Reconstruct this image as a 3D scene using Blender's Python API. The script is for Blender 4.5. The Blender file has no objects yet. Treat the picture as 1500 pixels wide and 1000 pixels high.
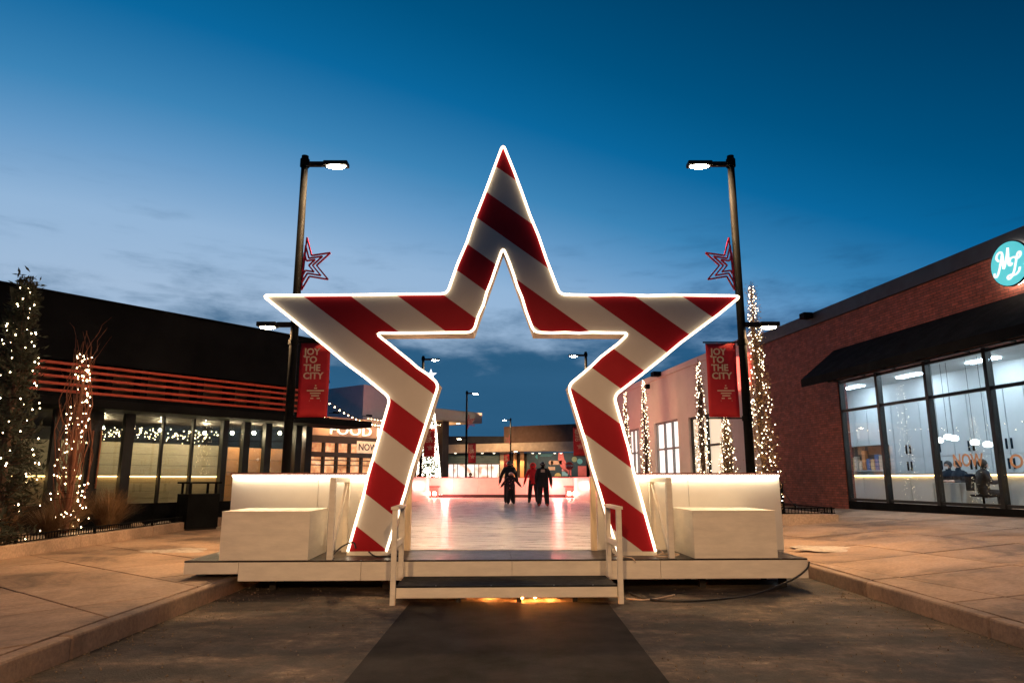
import bpy, bmesh, math, random
from mathutils import Vector, Matrix
import numpy as np
random.seed(11)
R = math.radians
sc = bpy.context.scene
col = sc.collection

# ------------------------------------------------------------------ camera, sky, exposure
F = 1020.0                      # focal length in photo pixels (photo is 1500 x 1000)
PITCH = math.atan(201 / F)
EYE = 1.55
cam = bpy.data.objects.new('camera', bpy.data.cameras.new('camera'))
col.objects.link(cam); sc.camera = cam
cam.data.lens = 36 * F / 1500; cam.data.sensor_width = 36
cam.data.clip_start = .05; cam.data.clip_end = 3000
cam.location = (0, 0, EYE); cam.rotation_euler = (R(90) + PITCH, 0, 0)

world = bpy.data.worlds.new('World'); sc.world = world; world.use_nodes = True
wn = world.node_tree; wn.nodes.clear()
def N(nt, t, **kw):
    n = nt.nodes.new(t)
    for k, v in kw.items(): setattr(n, k, v)
    return n
def ramp(nt, stops, interp='LINEAR'):
    n = nt.nodes.new('ShaderNodeValToRGB'); n.color_ramp.interpolation = interp
    e = n.color_ramp.elements
    while len(e) < len(stops): e.new(.5)
    for i, (p, c) in enumerate(stops):
        e[i].position = p; e[i].color = (*c, 1) if len(c) == 3 else c
    return n
def math_node(nt, op, a, b=None, c=None):
    n = nt.nodes.new('ShaderNodeMath'); n.operation = op
    for i, v in enumerate((a, b, c)):
        if v is None: continue
        if isinstance(v, (int, float)): n.inputs[i].default_value = v
        else: nt.links.new(v, n.inputs[i])
    return n.outputs[0]
def build_sky():
    nt = wn; L = nt.links.new
    out = N(nt, 'ShaderNodeOutputWorld'); bg = N(nt, 'ShaderNodeBackground')
    sky = N(nt, 'ShaderNodeTexSky', sky_type='NISHITA', sun_disc=False)
    sky.sun_elevation = R(-2); sky.sun_rotation = R(-30); sky.ozone_density = 4; sky.dust_density = .3
    bw = N(nt, 'ShaderNodeRGBToBW'); L(sky.outputs[0], bw.inputs[0])
    v = math_node(nt, 'MULTIPLY', bw.outputs[0], 6.0)
    rp = ramp(nt, [(.10, (0, .012, .04)), (.20, (0, .030, .085)), (.30, (0, .085, .22)), (.366, (.003, .135, .34)),
                   (.45, (.045, .23, .47)), (.52, (.13, .32, .57)), (.64, (.29, .46, .68)), (.82, (.36, .50, .685))])
    L(v, rp.inputs[0])
    tc = N(nt, 'ShaderNodeTexCoord'); sep = N(nt, 'ShaderNodeSeparateXYZ'); L(tc.outputs['Generated'], sep.inputs[0])
    elev = math_node(nt, 'MULTIPLY', math_node(nt, 'ARCSINE', sep.outputs[2]), 57.2958)
    azi = math_node(nt, 'ARCTAN2', sep.outputs[0], sep.outputs[1])
    def noise(sa, se, scale, detail, off):
        cb = N(nt, 'ShaderNodeCombineXYZ')
        L(math_node(nt, 'MULTIPLY', azi, sa), cb.inputs[0]); L(math_node(nt, 'MULTIPLY', elev, se), cb.inputs[1]); cb.inputs[2].default_value = off
        n = N(nt, 'ShaderNodeTexNoise'); n.inputs['Scale'].default_value = scale; n.inputs['Detail'].default_value = detail
        n.inputs['Roughness'].default_value = .58
        L(cb.outputs[0], n.inputs['Vector']); return n.outputs[0]
    n1 = noise(3.0, .16, 2.3, 8, 3.1); n2 = noise(5.0, .45, 1.6, 6, 8.4); n3 = noise(1.6, .2, 1.0, 5, 1.7)
    # bank of low cloud: opaque under about 9 degrees, ragged above
    edge = math_node(nt, 'ADD', elev, math_node(nt, 'MULTIPLY', math_node(nt, 'SUBTRACT', n1, .5), -15.0))
    mr = N(nt, 'ShaderNodeMapRange', interpolation_type='SMOOTHSTEP'); L(edge, mr.inputs[0])
    mr.inputs[1].default_value = 15.2; mr.inputs[2].default_value = 8.8; mr.inputs[3].default_value = 0; mr.inputs[4].default_value = .97
    # thin streaks higher up
    st = N(nt, 'ShaderNodeMapRange', interpolation_type='SMOOTHSTEP'); L(n2, st.inputs[0])
    st.inputs[1].default_value = .5; st.inputs[2].default_value = .78; st.inputs[3].default_value = 0; st.inputs[4].default_value = .42
    fade = N(nt, 'ShaderNodeMapRange'); L(elev, fade.inputs[0]); fade.inputs[1].default_value = 24; fade.inputs[2].default_value = 13
    m2 = math_node(nt, 'MULTIPLY', st.outputs[0], fade.outputs[0])
    mask = math_node(nt, 'MAXIMUM', mr.outputs[0], m2)
    cc = N(nt, 'ShaderNodeMix', data_type='RGBA', blend_type='MULTIPLY'); cc.inputs[0].default_value = 1
    L(rp.outputs[0], cc.inputs[6]); cc.inputs[7].default_value = (.03, .17, .27, 1)
    base = N(nt, 'ShaderNodeMix', data_type='RGBA', blend_type='ADD'); base.inputs[0].default_value = 1
    L(cc.outputs[2], base.inputs[6]); 
    tone = ramp(nt, [(.35, (0, .0, .0)), (.8, (.010, .025, .045))]); L(n3, tone.inputs[0]); L(tone.outputs[0], base.inputs[7])
    mx = N(nt, 'ShaderNodeMix', data_type='RGBA'); L(mask, mx.inputs[0]); L(rp.outputs[0], mx.inputs[6]); L(base.outputs[2], mx.inputs[7])
    L(mx.outputs[2], bg.inputs[0]); bg.inputs[1].default_value = 1.0
    L(bg.outputs[0], out.inputs[0])
build_sky()
vs = sc.view_settings
vs.view_transform = 'Standard'; vs.look = 'None'; vs.exposure = 0; vs.gamma = 1; vs.use_curve_mapping = False
WARM = (1.0, .58, .27)
LAMP_NEAR, LAMP_LOW, LAMP_BACK = 430, 260, 13000
sc.cycles.sample_clamp_indirect = 6

# ------------------------------------------------------------------ pixel helpers (distance always from a known plane)
def ray(x, y):
    u = (x - 750) / F; v = (500 - y) / F
    return Vector((u, math.cos(PITCH) - v * math.sin(PITCH), math.sin(PITCH) + v * math.cos(PITCH)))
def at(x, y, Y):
    d = ray(x, y); return d * (Y / d.y) + Vector((0, 0, EYE))
def on_z(x, y, z):
    d = ray(x, y); return d * ((z - EYE) / d.z) + Vector((0, 0, EYE))

# ------------------------------------------------------------------ materials
MATS = {}
def mat(name, c, rough=.6, metal=0, var=.12, scale=2.5, bump=0., bscale=60, spec=.5, emit=None, es=0, coat=0, stretch=None, sample=True):
    if name in MATS: return MATS[name]
    m = bpy.data.materials.new(name); m.use_nodes = True; nt = m.node_tree; L = nt.links.new
    b = nt.nodes['Principled BSDF']
    tc = N(nt, 'ShaderNodeTexCoord'); mp = N(nt, 'ShaderNodeMapping'); L(tc.outputs['Object'], mp.inputs[0])
    if stretch: mp.inputs['Scale'].default_value = stretch
    n = N(nt, 'ShaderNodeTexNoise'); n.inputs['Scale'].default_value = scale; n.inputs['Detail'].default_value = 6
    n.inputs['Roughness'].default_value = .65; L(mp.outputs[0], n.inputs['Vector'])
    lo = tuple(max(0, v * (1 - var * 1.6)) for v in c); hi = tuple(min(1, v * (1 + var)) for v in c)
    r = ramp(nt, [(.3, lo), (.7, hi)]); L(n.outputs[0], r.inputs[0]); L(r.outputs[0], b.inputs['Base Color'])
    rr = N(nt, 'ShaderNodeMapRange'); L(n.outputs[0], rr.inputs[0]); rr.inputs[1].default_value = .25; rr.inputs[2].default_value = .75
    rr.inputs[3].default_value = min(1, rough * 1.15); rr.inputs[4].default_value = rough * .85; L(rr.outputs[0], b.inputs['Roughness'])
    b.inputs['Metallic'].default_value = metal; b.inputs['Specular IOR Level'].default_value = spec; b.inputs['Coat Weight'].default_value = coat
    if bump:
        n2 = N(nt, 'ShaderNodeTexNoise'); n2.inputs['Scale'].default_value = bscale; n2.inputs['Detail'].default_value = 5; L(mp.outputs[0], n2.inputs['Vector'])
        bp = N(nt, 'ShaderNodeBump'); bp.inputs['Strength'].default_value = bump; bp.inputs['Distance'].default_value = .02
        L(n2.outputs[0], bp.inputs['Height']); L(bp.outputs[0], b.inputs['Normal'])
    if emit:
        b.inputs['Emission Color'].default_value = (*emit, 1); b.inputs['Emission Strength'].default_value = es
        if not sample: m.cycles.emission_sampling = 'NONE'
    MATS[name] = m; return m
def mat_glass(name, tint=(.9, .95, .97), refl=1.0):
    m = bpy.data.materials.new(name); m.use_nodes = True; nt = m.node_tree; L = nt.links.new; nt.nodes.clear()
    o = N(nt, 'ShaderNodeOutputMaterial'); t = N(nt, 'ShaderNodeBsdfTransparent'); g = N(nt, 'ShaderNodeBsdfGlossy')
    t.inputs[0].default_value = (*tint, 1); g.inputs['Roughness'].default_value = .015
    lw = N(nt, 'ShaderNodeLayerWeight'); lw.inputs[0].default_value = .5
    tc = N(nt, 'ShaderNodeTexCoord'); n = N(nt, 'ShaderNodeTexNoise'); n.inputs['Scale'].default_value = .8; L(tc.outputs['Object'], n.inputs['Vector'])
    bp = N(nt, 'ShaderNodeBump'); bp.inputs['Strength'].default_value = .05; bp.inputs['Distance'].default_value = .02; L(n.outputs[0], bp.inputs['Height'])
    L(bp.outputs[0], g.inputs['Normal'])
    f2 = math_node(nt, 'MULTIPLY', math_node(nt, 'ADD', math_node(nt, 'MULTIPLY', math_node(nt, 'POWER', lw.outputs['Facing'], 4.0), .8), .05), refl)
    mx = N(nt, 'ShaderNodeMixShader'); L(f2, mx.inputs[0]); L(t.outputs[0], mx.inputs[1]); L(g.outputs[0], mx.inputs[2]); L(mx.outputs[0], o.inputs[0])
    MATS[name] = m; return m
def mat_asphalt():
    m = mat('asphalt', (.055, .046, .040), rough=.8, var=.0, bump=1.0, bscale=55)
    nt = m.node_tree; L = nt.links.new; b = nt.nodes['Principled BSDF']
    tc = N(nt, 'ShaderNodeTexCoord'); mp = N(nt, 'ShaderNodeMapping'); mp.inputs['Scale'].default_value = (.55, .9, 1); L(tc.outputs['Object'], mp.inputs[0])
    n = N(nt, 'ShaderNodeTexNoise'); n.inputs['Scale'].default_value = 1.5; n.inputs['Detail'].default_value = 10; n.inputs['Roughness'].default_value = .7; L(mp.outputs[0], n.inputs['Vector'])
    r = ramp(nt, [(.40, (.016, .014, .013)), (.47, (.036, .029, .024)), (.53, (.066, .048, .035)), (.60, (.12, .088, .062)), (.67, (.27, .20, .14))]); L(n.outputs[0], r.inputs[0])
    n2 = N(nt, 'ShaderNodeTexNoise'); n2.inputs['Scale'].default_value = 7; n2.inputs['Detail'].default_value = 12; n2.inputs['Roughness'].default_value = .85; L(tc.outputs['Object'], n2.inputs['Vector'])
    g = ramp(nt, [(.36, (.35, .35, .35)), (.5, (.95, .93, .9)), (.64, (2.1, 2.0, 1.9))]); L(n2.outputs[0], g.inputs[0])
    x = N(nt, 'ShaderNodeMix', data_type='RGBA', blend_type='MULTIPLY'); x.inputs[0].default_value = 1; L(r.outputs[0], x.inputs[6]); L(g.outputs[0], x.inputs[7])
    L(x.outputs[2], b.inputs['Base Color']); return m
def mat_concrete(name, base, stain=.45, world=True):
    m = mat(name, base, rough=.75, var=0, bump=.3, bscale=45)
    nt = m.node_tree; L = nt.links.new; b = nt.nodes['Principled BSDF']
    tc = N(nt, 'ShaderNodeTexCoord'); geo = N(nt, 'ShaderNodeNewGeometry')
    src = geo.outputs['Position'] if world else tc.outputs['Object']
    n = N(nt, 'ShaderNodeTexNoise'); n.inputs['Scale'].default_value = .55; n.inputs['Detail'].default_value = 9; n.inputs['Roughness'].default_value = .68; n.inputs['Distortion'].default_value = .6; L(src, n.inputs['Vector'])
    d = tuple(v * stain for v in base); l = tuple(min(1, v * 1.12) for v in base)
    r = ramp(nt, [(.36, d), (.47, tuple(v * .78 for v in base)), (.56, base), (.72, l)]); L(n.outputs[0], r.inputs[0])
    n2 = N(nt, 'ShaderNodeTexNoise'); n2.inputs['Scale'].default_value = 22; n2.inputs['Detail'].default_value = 6; L(src, n2.inputs['Vector'])
    g = ramp(nt, [(.3, (.78, .78, .78)), (.7, (1.15, 1.13, 1.1))]); L(n2.outputs[0], g.inputs[0])
    x = N(nt, 'ShaderNodeMix', data_type='RGBA', blend_type='MULTIPLY'); x.inputs[0].default_value = 1; L(r.outputs[0], x.inputs[6]); L(g.outputs[0], x.inputs[7])
    oi = N(nt, 'ShaderNodeObjectInfo'); hv = N(nt, 'ShaderNodeHueSaturation'); L(x.outputs[2], hv.inputs['Color'])
    mr = N(nt, 'ShaderNodeMapRange'); L(oi.outputs['Random'], mr.inputs[0]); mr.inputs[3].default_value = .86; mr.inputs[4].default_value = 1.1; L(mr.outputs[0], hv.inputs['Value'])
    L(hv.outputs[0], b.inputs['Base Color']); return m
def mat_brick():
    m = mat('brick', (.2, .08, .05), rough=.8, var=0)
    nt = m.node_tree; L = nt.links.new; b = nt.nodes['Principled BSDF']
    tc = N(nt, 'ShaderNodeTexCoord'); sp = N(nt, 'ShaderNodeSeparateXYZ'); L(tc.outputs['Object'], sp.inputs[0])
    cb = N(nt, 'ShaderNodeCombineXYZ'); L(math_node(nt, 'ADD', sp.outputs[0], sp.outputs[1]), cb.inputs[0]); L(sp.outputs[2], cb.inputs[1])
    br = N(nt, 'ShaderNodeTexBrick'); L(cb.outputs[0], br.inputs['Vector']); br.inputs['Scale'].default_value = 1
    br.inputs['Brick Width'].default_value = .23; br.inputs['Row Height'].default_value = .077; br.inputs['Mortar Size'].default_value = .008
    br.inputs['Color1'].default_value = (.30, .075, .045, 1); br.inputs['Color2'].default_value = (.18, .046, .03, 1); br.inputs['Mortar'].default_value = (.07, .034, .026, 1)
    n = N(nt, 'ShaderNodeTexNoise'); n.inputs['Scale'].default_value = 5; n.inputs['Detail'].default_value = 6; L(tc.outputs['Object'], n.inputs['Vector'])
    g = ramp(nt, [(.3, (.72, .72, .72)), (.7, (1.2, 1.2, 1.2))]); L(n.outputs[0], g.inputs[0])
    x = N(nt, 'ShaderNodeMix', data_type='RGBA', blend_type='MULTIPLY'); x.inputs[0].default_value = 1; L(br.outputs[0], x.inputs[6]); L(g.outputs[0], x.inputs[7])
    L(x.outputs[2], b.inputs['Base Color'])
    bp = N(nt, 'ShaderNodeBump'); bp.inputs['Strength'].default_value = .8; bp.inputs['Distance'].default_value = .012; bp.invert = True
    L(br.outputs['Fac'], bp.inputs['Height']); L(bp.outputs[0], b.inputs['Normal']); return m
def mat_ice():
    m = mat('ice', (.80, .80, .80), rough=.22, var=.05, spec=.18)
    nt = m.node_tree; L = nt.links.new; b = nt.nodes['Principled BSDF']
    tc = N(nt, 'ShaderNodeTexCoord'); mp = N(nt, 'ShaderNodeMapping'); mp.inputs['Scale'].default_value = (.5, 2.2, 1); L(tc.outputs['Object'], mp.inputs[0])
    n = N(nt, 'ShaderNodeTexNoise'); n.inputs['Scale'].default_value = 2.2; n.inputs['Detail'].default_value = 10; n.inputs['Roughness'].default_value = .75; L(mp.outputs[0], n.inputs['Vector'])
    r = ramp(nt, [(.38, (.30, .30, .31)), (.5, (.46, .46, .47)), (.62, (.66, .66, .67))]); L(n.outputs[0], r.inputs[0]); L(r.outputs[0], b.inputs['Base Color'])
    rr = N(nt, 'ShaderNodeMapRange'); L(n.outputs[0], rr.inputs[0]); rr.inputs[1].default_value = .3; rr.inputs[2].default_value = .7; rr.inputs[3].default_value = .17; rr.inputs[4].default_value = .42; L(rr.outputs[0], b.inputs['Roughness'])
    bp = N(nt, 'ShaderNodeBump'); bp.inputs['Strength'].default_value = .12; bp.inputs['Distance'].default_value = .01; L(n.outputs[0], bp.inputs['Height']); L(bp.outputs[0], b.inputs['Normal']); return m
asphalt = mat_asphalt(); concrete = mat_concrete('sidewalk_concrete', (.40, .275, .185), .34); kerb_c = mat_concrete('kerb_concrete', (.35, .245, .17), .5)
planter_c = mat_concrete('planter_concrete', (.50, .37, .27), .6); brick = mat_brick(); ice_m = mat_ice()
joint_m = mat('joint_dirt', (.10, .08, .065), rough=.9)
white_wood = mat('white_painted_wood', (.80, .73, .60), rough=.45, var=.09, scale=2.2, bump=.08, bscale=30, stretch=(1, 1, 4))
board_m = mat('white_board_plastic', (.74, .70, .62), rough=.35, var=.05, scale=.8)
deck_m = mat('dark_deck_ply', (.020, .011, .008), rough=.38, var=.5, scale=5, bump=.15, bscale=50, spec=.3)
tread_m = mat('dark_tread_rubber', (.012, .014, .016), rough=.75, var=.4, scale=9, bump=.3, bscale=120, spec=.15)
red_cap = mat('red_brown_cap', (.22, .035, .02), rough=.4)
star_white = mat('star_white_vinyl', (.62, .57, .50), rough=.6, var=.05, scale=.7, spec=.2)
star_side = mat('star_side_paint', (.72, .62, .50), rough=.55, var=.12, scale=2)
star_red = mat('star_red_vinyl', (.34, .006, .014), rough=.6, var=.10, scale=.8, spec=.15)
rope_m = mat('rope_light', (.9, .8, .6), emit=(1, .80, .56), es=3.6)
led_m = mat('led_strip', (.9, .85, .7), emit=(1, .86, .62), es=24)
black_metal = mat('black_metal', (.007, .008, .009), rough=.6, metal=0, var=.3, spec=.03)
dark_metal = mat('dark_bronze_metal', (.020, .018, .017), rough=.55, metal=0, var=.25, spec=.12)
lens_m = mat('lamp_lens', (1, .95, .85), emit=(1, .86, .62), es=220, sample=False)
lens_low = mat('lamp_lens_low', (1, .95, .85), emit=(1, .82, .52), es=60, sample=False)
banner_red = mat('banner_red_cloth', (.52, .012, .022), rough=.65, var=.12, scale=1.2, bump=.1, bscale=8)
banner_text = mat('banner_print_cream', (.78, .62, .42), rough=.6)
orn_red = mat('ornament_red', (.50, .012, .03), rough=.4)
glass = mat_glass('window_glass'); glass_dim = mat_glass('dim_glass', (.82, .86, .82), 1.1)
bulb_m = mat('warm_bulb', (1, .9, .7), emit=(1, .72, .40), es=26)
bulb_w = mat('white_bulb', (1, .95, .9), emit=(1, .80, .52), es=18)
bulb_far = mat('far_white_bulb', (1, .95, .9), emit=(1, .88, .72), es=7, sample=False)

# ------------------------------------------------------------------ mesh builder
class MB:
    def __init__(s): s.v = []; s.f = []
    def add(s, vs, fs):
        o = len(s.v); s.v += [tuple(v) for v in vs]; s.f += [tuple(i + o for i in f) for f in fs]; return s
    def box(s, x0, x1, y0, y1, z0, z1):
        x0, x1 = sorted((x0, x1)); y0, y1 = sorted((y0, y1)); z0, z1 = sorted((z0, z1))
        return s.add([(x0, y0, z0), (x1, y0, z0), (x1, y1, z0), (x0, y1, z0), (x0, y0, z1), (x1, y0, z1), (x1, y1, z1), (x0, y1, z1)],
                     [(0, 3, 2, 1), (4, 5, 6, 7), (0, 1, 5, 4), (1, 2, 6, 5), (2, 3, 7, 6), (3, 0, 4, 7)])
    def prism(s, pts, d):          # pts: planar polygon of 3D points, extruded by vector d
        n = len(pts); p = [Vector(q) for q in pts]; d = Vector(d)
        return s.add(p + [q + d for q in p], [tuple(range(n - 1, -1, -1)), tuple(range(n, 2 * n))] + [(i, (i + 1) % n, (i + 1) % n + n, i + n) for i in range(n)])
    def bar(s, a, b, w, h=None, up=(0, 0, 1)):
        a = Vector(a); b = Vector(b); h = h or w; d = (b - a).normalized(); u = Vector(up)
        if abs(d.dot(u)) > .97: u = Vector((0, 1, 0))
        x = d.cross(u).normalized() * (w / 2); y = x.cross(d).normalized() * (h / 2)
        return s.prism([a - x - y, a + x - y, a + x + y, a - x + y], b - a)
    def tube(s, pts, r, n=8, closed=False):
        pts = [Vector(p) for p in pts]; rr = r if isinstance(r, (list, tuple)) else [r] * len(pts); o = len(s.v); m = len(pts); prev = None
        for i, p in enumerate(pts):
            if closed: d = pts[(i + 1) % m] - pts[i - 1]
            else: d = pts[min(i + 1, m - 1)] - pts[max(i - 1, 0)]
            d.normalize()
            u = prev if prev is not None else (Vector((0, 0, 1)) if abs(d.z) < .9 else Vector((1, 0, 0)))
            u = (u - d * u.dot(d)); u = u.normalized() if u.length > 1e-4 else d.orthogonal().normalized(); prev = u; w = d.cross(u)
            for k in range(n):
                a = 2 * math.pi * k / n; s.v.append(tuple(p + (u * math.cos(a) + w * math.sin(a)) * rr[i]))
        for i in range(m if closed else m - 1):
            j = (i + 1) % m
            for k in range(n): s.f.append((o + i * n + k, o + i * n + (k + 1) % n, o + j * n + (k + 1) % n, o + j * n + k))
        if not closed:
            s.f.append(tuple(o + k for k in range(n - 1, -1, -1))); s.f.append(tuple(o + (m - 1) * n + k for k in range(n)))
        return s
    def lathe(s, c, prof, n=16):    # prof: list of (radius, z)
        o = len(s.v); c = Vector(c)
        for r, z in prof:
            for k in range(n):
                a = 2 * math.pi * k / n; s.v.append((c.x + r * math.cos(a), c.y + r * math.sin(a), c.z + z))
        for i in range(len(prof) - 1):
            for k in range(n): s.f.append((o + i * n + k, o + i * n + (k + 1) % n, o + (i + 1) * n + (k + 1) % n, o + (i + 1) * n + k))
        s.f.append(tuple(o + k for k in range(n - 1, -1, -1))); s.f.append(tuple(o + (len(prof) - 1) * n + k for k in range(n))); return s
    def octa(s, p, r):
        x, y, z = p
        return s.add([(x + r, y, z), (x - r, y, z), (x, y + r, z), (x, y - r, z), (x, y, z + r), (x, y, z - r)],
                     [(0, 2, 4), (2, 1, 4), (1, 3, 4), (3, 0, 4), (2, 0, 5), (1, 2, 5), (3, 1, 5), (0, 3, 5)])
    def ball(s, c, rx, ry, rz, n=12, m=8):
        o = len(s.v); c = Vector(c)
        for i in range(1, m):
            t = math.pi * i / m
            for k in range(n):
                a = 2 * math.pi * k / n; s.v.append((c.x + rx * math.sin(t) * math.cos(a), c.y + ry * math.sin(t) * math.sin(a), c.z + rz * math.cos(t)))
        s.v += [(c.x, c.y, c.z + rz), (c.x, c.y, c.z - rz)]; T = len(s.v) - 2
        for i in range(m - 2):
            for k in range(n): s.f.append((o + i * n + k, o + (i + 1) * n + k, o + (i + 1) * n + (k + 1) % n, o + i * n + (k + 1) % n))
        for k in range(n): s.f.append((T, o + k, o + (k + 1) % n)); s.f.append((T + 1, o + (m - 2) * n + (k + 1) % n, o + (m - 2) * n + k))
        return s
    def mesh(s, name):
        me = bpy.data.meshes.new(name); me.from_pydata(s.v, [], s.f); me.update(); return me
    def build(s, name, m, parent=None, smooth=False, bevel=0, kind=None, label=None):
        o = bpy.data.objects.new(name, s.mesh(name)); col.objects.link(o)
        if m: o.data.materials.append(m)
        if smooth: o.data.polygons.foreach_set('use_smooth', [True] * len(o.data.polygons))
        if bevel:
            b = o.modifiers.new('bevel', 'BEVEL'); b.width = bevel; b.segments = 2; b.limit_method = 'ANGLE'
        o.parent = parent
        if kind: o['kind'] = kind
        if label: o['label'] = label
        return o
def fix_normals(o):
    bm = bmesh.new(); bm.from_mesh(o.data); bmesh.ops.recalc_face_normals(bm, faces=bm.faces); bm.to_mesh(o.data); bm.free(); return o
def tag(o, label, cat, group=None):
    o['label'] = label; o['category'] = cat
    if group: o['group'] = group
    return o
def thing(name, label, cat, loc=(0, 0, 0), rz=0, group=None):
    o = bpy.data.objects.new(name, None); col.objects.link(o); o.empty_display_size = .2
    o.location = loc; o.rotation_euler = (0, 0, rz); return tag(o, label, cat, group)
def struct(o): o['kind'] = 'structure'; return o
def copy_tree(o, parent=None):
    c = o.copy(); col.objects.link(c); c.parent = parent
    for ch in list(o.children): copy_tree(ch, c)
    return c
def text(body, size, m, parent, loc, rot, name='letter', ext=.004, bold=.0, align='LEFT', spacing=1.0, shear=0, width=None):
    """flat lettering: every letter a part of its own"""
    cu = bpy.data.curves.new(name, 'FONT'); cu.body = body; cu.size = size; cu.extrude = ext; cu.offset = bold; cu.align_x = align
    cu.space_character = spacing; cu.shear = shear; cu.resolution_u = 3
    t = bpy.data.objects.new(name, cu); col.objects.link(t)
    me = bpy.data.meshes.new_from_object(t.evaluated_get(bpy.context.evaluated_depsgraph_get()))
    bpy.data.objects.remove(t)
    bm = bmesh.new(); bm.from_mesh(me); bpy.data.meshes.remove(me)
    x0 = min(v.co.x for v in bm.verts); x1 = max(v.co.x for v in bm.verts); k = width / (x1 - x0) if width else 1
    bmesh.ops.remove_doubles(bm, verts=bm.verts[:], dist=1e-5)
    left = set(bm.faces)
    while left:
        grp = set(); todo = [next(iter(left))]
        while todo:
            f = todo.pop()
            if f in grp: continue
            grp.add(f); todo += [g for e in f.edges for g in e.link_faces if g not in grp]
        left -= grp
        vs = sorted({v for f in grp for v in f.verts}, key=lambda v: v.index); ix = {v: i for i, v in enumerate(vs)}
        o = MB().add([(v.co.x * k, v.co.y, v.co.z) for v in vs], [tuple(ix[v] for v in f.verts) for f in grp]).build('letter', m, parent)
        o.location = loc; o.rotation_euler = rot
    bm.free()
class Frame:                        # a vertical facade: local x along it, local y outwards, z up
    def __init__(s, x, y, dx, dy):
        l = math.hypot(dx, dy); s.o = Vector((x, y)); s.d = Vector((dx / l, dy / l)); s.n = Vector((-s.d.y, s.d.x)); s.rz = math.atan2(s.d.y, s.d.x)
    def pix(s, px, py, off=0):
        r = ray(px, py); q = s.o + s.n * off; r2 = Vector((r.x, r.y)); t = q.dot(s.n) / r2.dot(s.n)
        p = r2 * t - s.o; return p.dot(s.d), EYE + r.z * t
    def s_at(s, px, off=0): return s.pix(px, 700, off)[0]
    def thing(s, name, label, cat, group=None): return thing(name, label, cat, (s.o.x, s.o.y, 0), s.rz, group)
    def w(s, a, b, z=0): p = s.o + s.d * a + s.n * b; return Vector((p.x, p.y, z))
def bulbs(pts, r, m, name='string_lights', jitter=.25):
    t = bpy.data.objects.new(name, None); col.objects.link(t); mb = MB()
    pts = [Vector(p) for p in pts]; c = Vector((sum(p.x for p in pts) / len(pts), sum(p.y for p in pts) / len(pts), min(p.z for p in pts))); t.location = c
    for p in pts: mb.octa(p - c, r * random.uniform(1 - jitter, 1 + jitter))
    mb.build('bulbs', m, t, kind='stuff')
    MB().tube([p - c for p in sorted(pts, key=lambda q: (q.z if max(q.z for q in pts) - c.z > 1.5 else q.x))], .004, 3).build('wire', MATS['black_metal'], t)
    return t

# ------------------------------------------------------------------ ground
KL, KR = -3.86, 4.75                # kerb faces
SW = .20                            # sidewalk height
def zr(x): return SW + max(0, x - 5.0) * .079   # right sidewalk climbs to the shop fronts
struct(MB().add([(-700, -300, -.03), (700, -300, -.03), (700, 1500, -.03), (-700, 1500, -.03)], [(0, 1, 2, 3)]).build('ground', joint_m))
struct(MB().add([(KL - .02, -40, 0), (KR + .02, -40, 0), (KR + .02, 95, 0), (KL - .02, 95, 0)], [(0, 1, 2, 3)]).build('road', asphalt))
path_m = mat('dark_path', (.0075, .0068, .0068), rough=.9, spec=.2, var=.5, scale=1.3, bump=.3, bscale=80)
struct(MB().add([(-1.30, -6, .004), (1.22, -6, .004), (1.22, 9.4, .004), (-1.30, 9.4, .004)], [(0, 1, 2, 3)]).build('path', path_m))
sl = struct(MB().add([(-30, -40, SW - .042), (KL - .16, -40, SW - .042), (KL - .16, 95, SW - .042), (-30, 95, SW - .042)], [(0, 1, 2, 3)]).build('sidewalk_left', concrete))
sr = struct(MB().add([(KR + .16, -40, SW - .042), (5, -40, SW - .042), (14, -40, zr(14) - .042), (14, 95, zr(14) - .042), (5, 95, SW - .042), (KR + .16, 95, SW - .042)],
                     [(0, 1, 4, 5), (1, 2, 3, 4)]).build('sidewalk_right', concrete))
def clip(poly, a, b, c):            # keep a*x + b*y <= c
    out = []
    for i, p in enumerate(poly):
        q = poly[(i + 1) % len(poly)]; dp = a * p[0] + b * p[1] - c; dq = a * q[0] + b * q[1] - c
        if dp <= 0: out.append(p)
        if dp * dq < 0: t = dp / (dp - dq); out.append((p[0] + (q[0] - p[0]) * t, p[1] + (q[1] - p[1]) * t))
    return out
def area(p): return abs(sum(p[i][0] * p[(i + 1) % len(p)][1] - p[(i + 1) % len(p)][0] * p[i][1] for i in range(len(p)))) / 2
def slabs(parent, ang, pitch, o1, o2, planes, zf, g=.014):
    e1 = (math.cos(ang), math.sin(ang)); e2 = (-e1[1], e1[0])
    for i in range(-30, 30):
        for j in range(-30, 30):
            a0, a1, b0, b1 = o1 + i * pitch + g, o1 + (i + 1) * pitch - g, o2 + j * pitch + g, o2 + (j + 1) * pitch - g
            poly = [(a * e1[0] + b * e2[0], a * e1[1] + b * e2[1]) for a, b in ((a0, b0), (a1, b0), (a1, b1), (a0, b1))]
            for pl in planes:
                poly = clip(poly, *pl)
                if len(poly) < 3: break
            if len(poly) < 3 or area(poly) < .06: continue
            cx = sum(p[0] for p in poly) / len(poly); cy = sum(p[1] for p in poly) / len(poly); dz = random.uniform(-.0035, .0035)
            MB().prism([(p[0] - cx, p[1] - cy, zf(p[0]) - .05) for p in poly], (0, 0, .05 + dz)).build('paving_slab', concrete, parent, bevel=.006).location = (cx, cy, 0)
aL = math.atan2(.783, .622)
slabs(sl, aL, 1.59, 3.24, 10.19, [(-1, 0, 8.74), (1, 0, KL - .17), (0, -1, -3.0), (0, 1, 24)], lambda x: SW)
RB = Frame(11.4, 16, -.1426, .9898)
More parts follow.
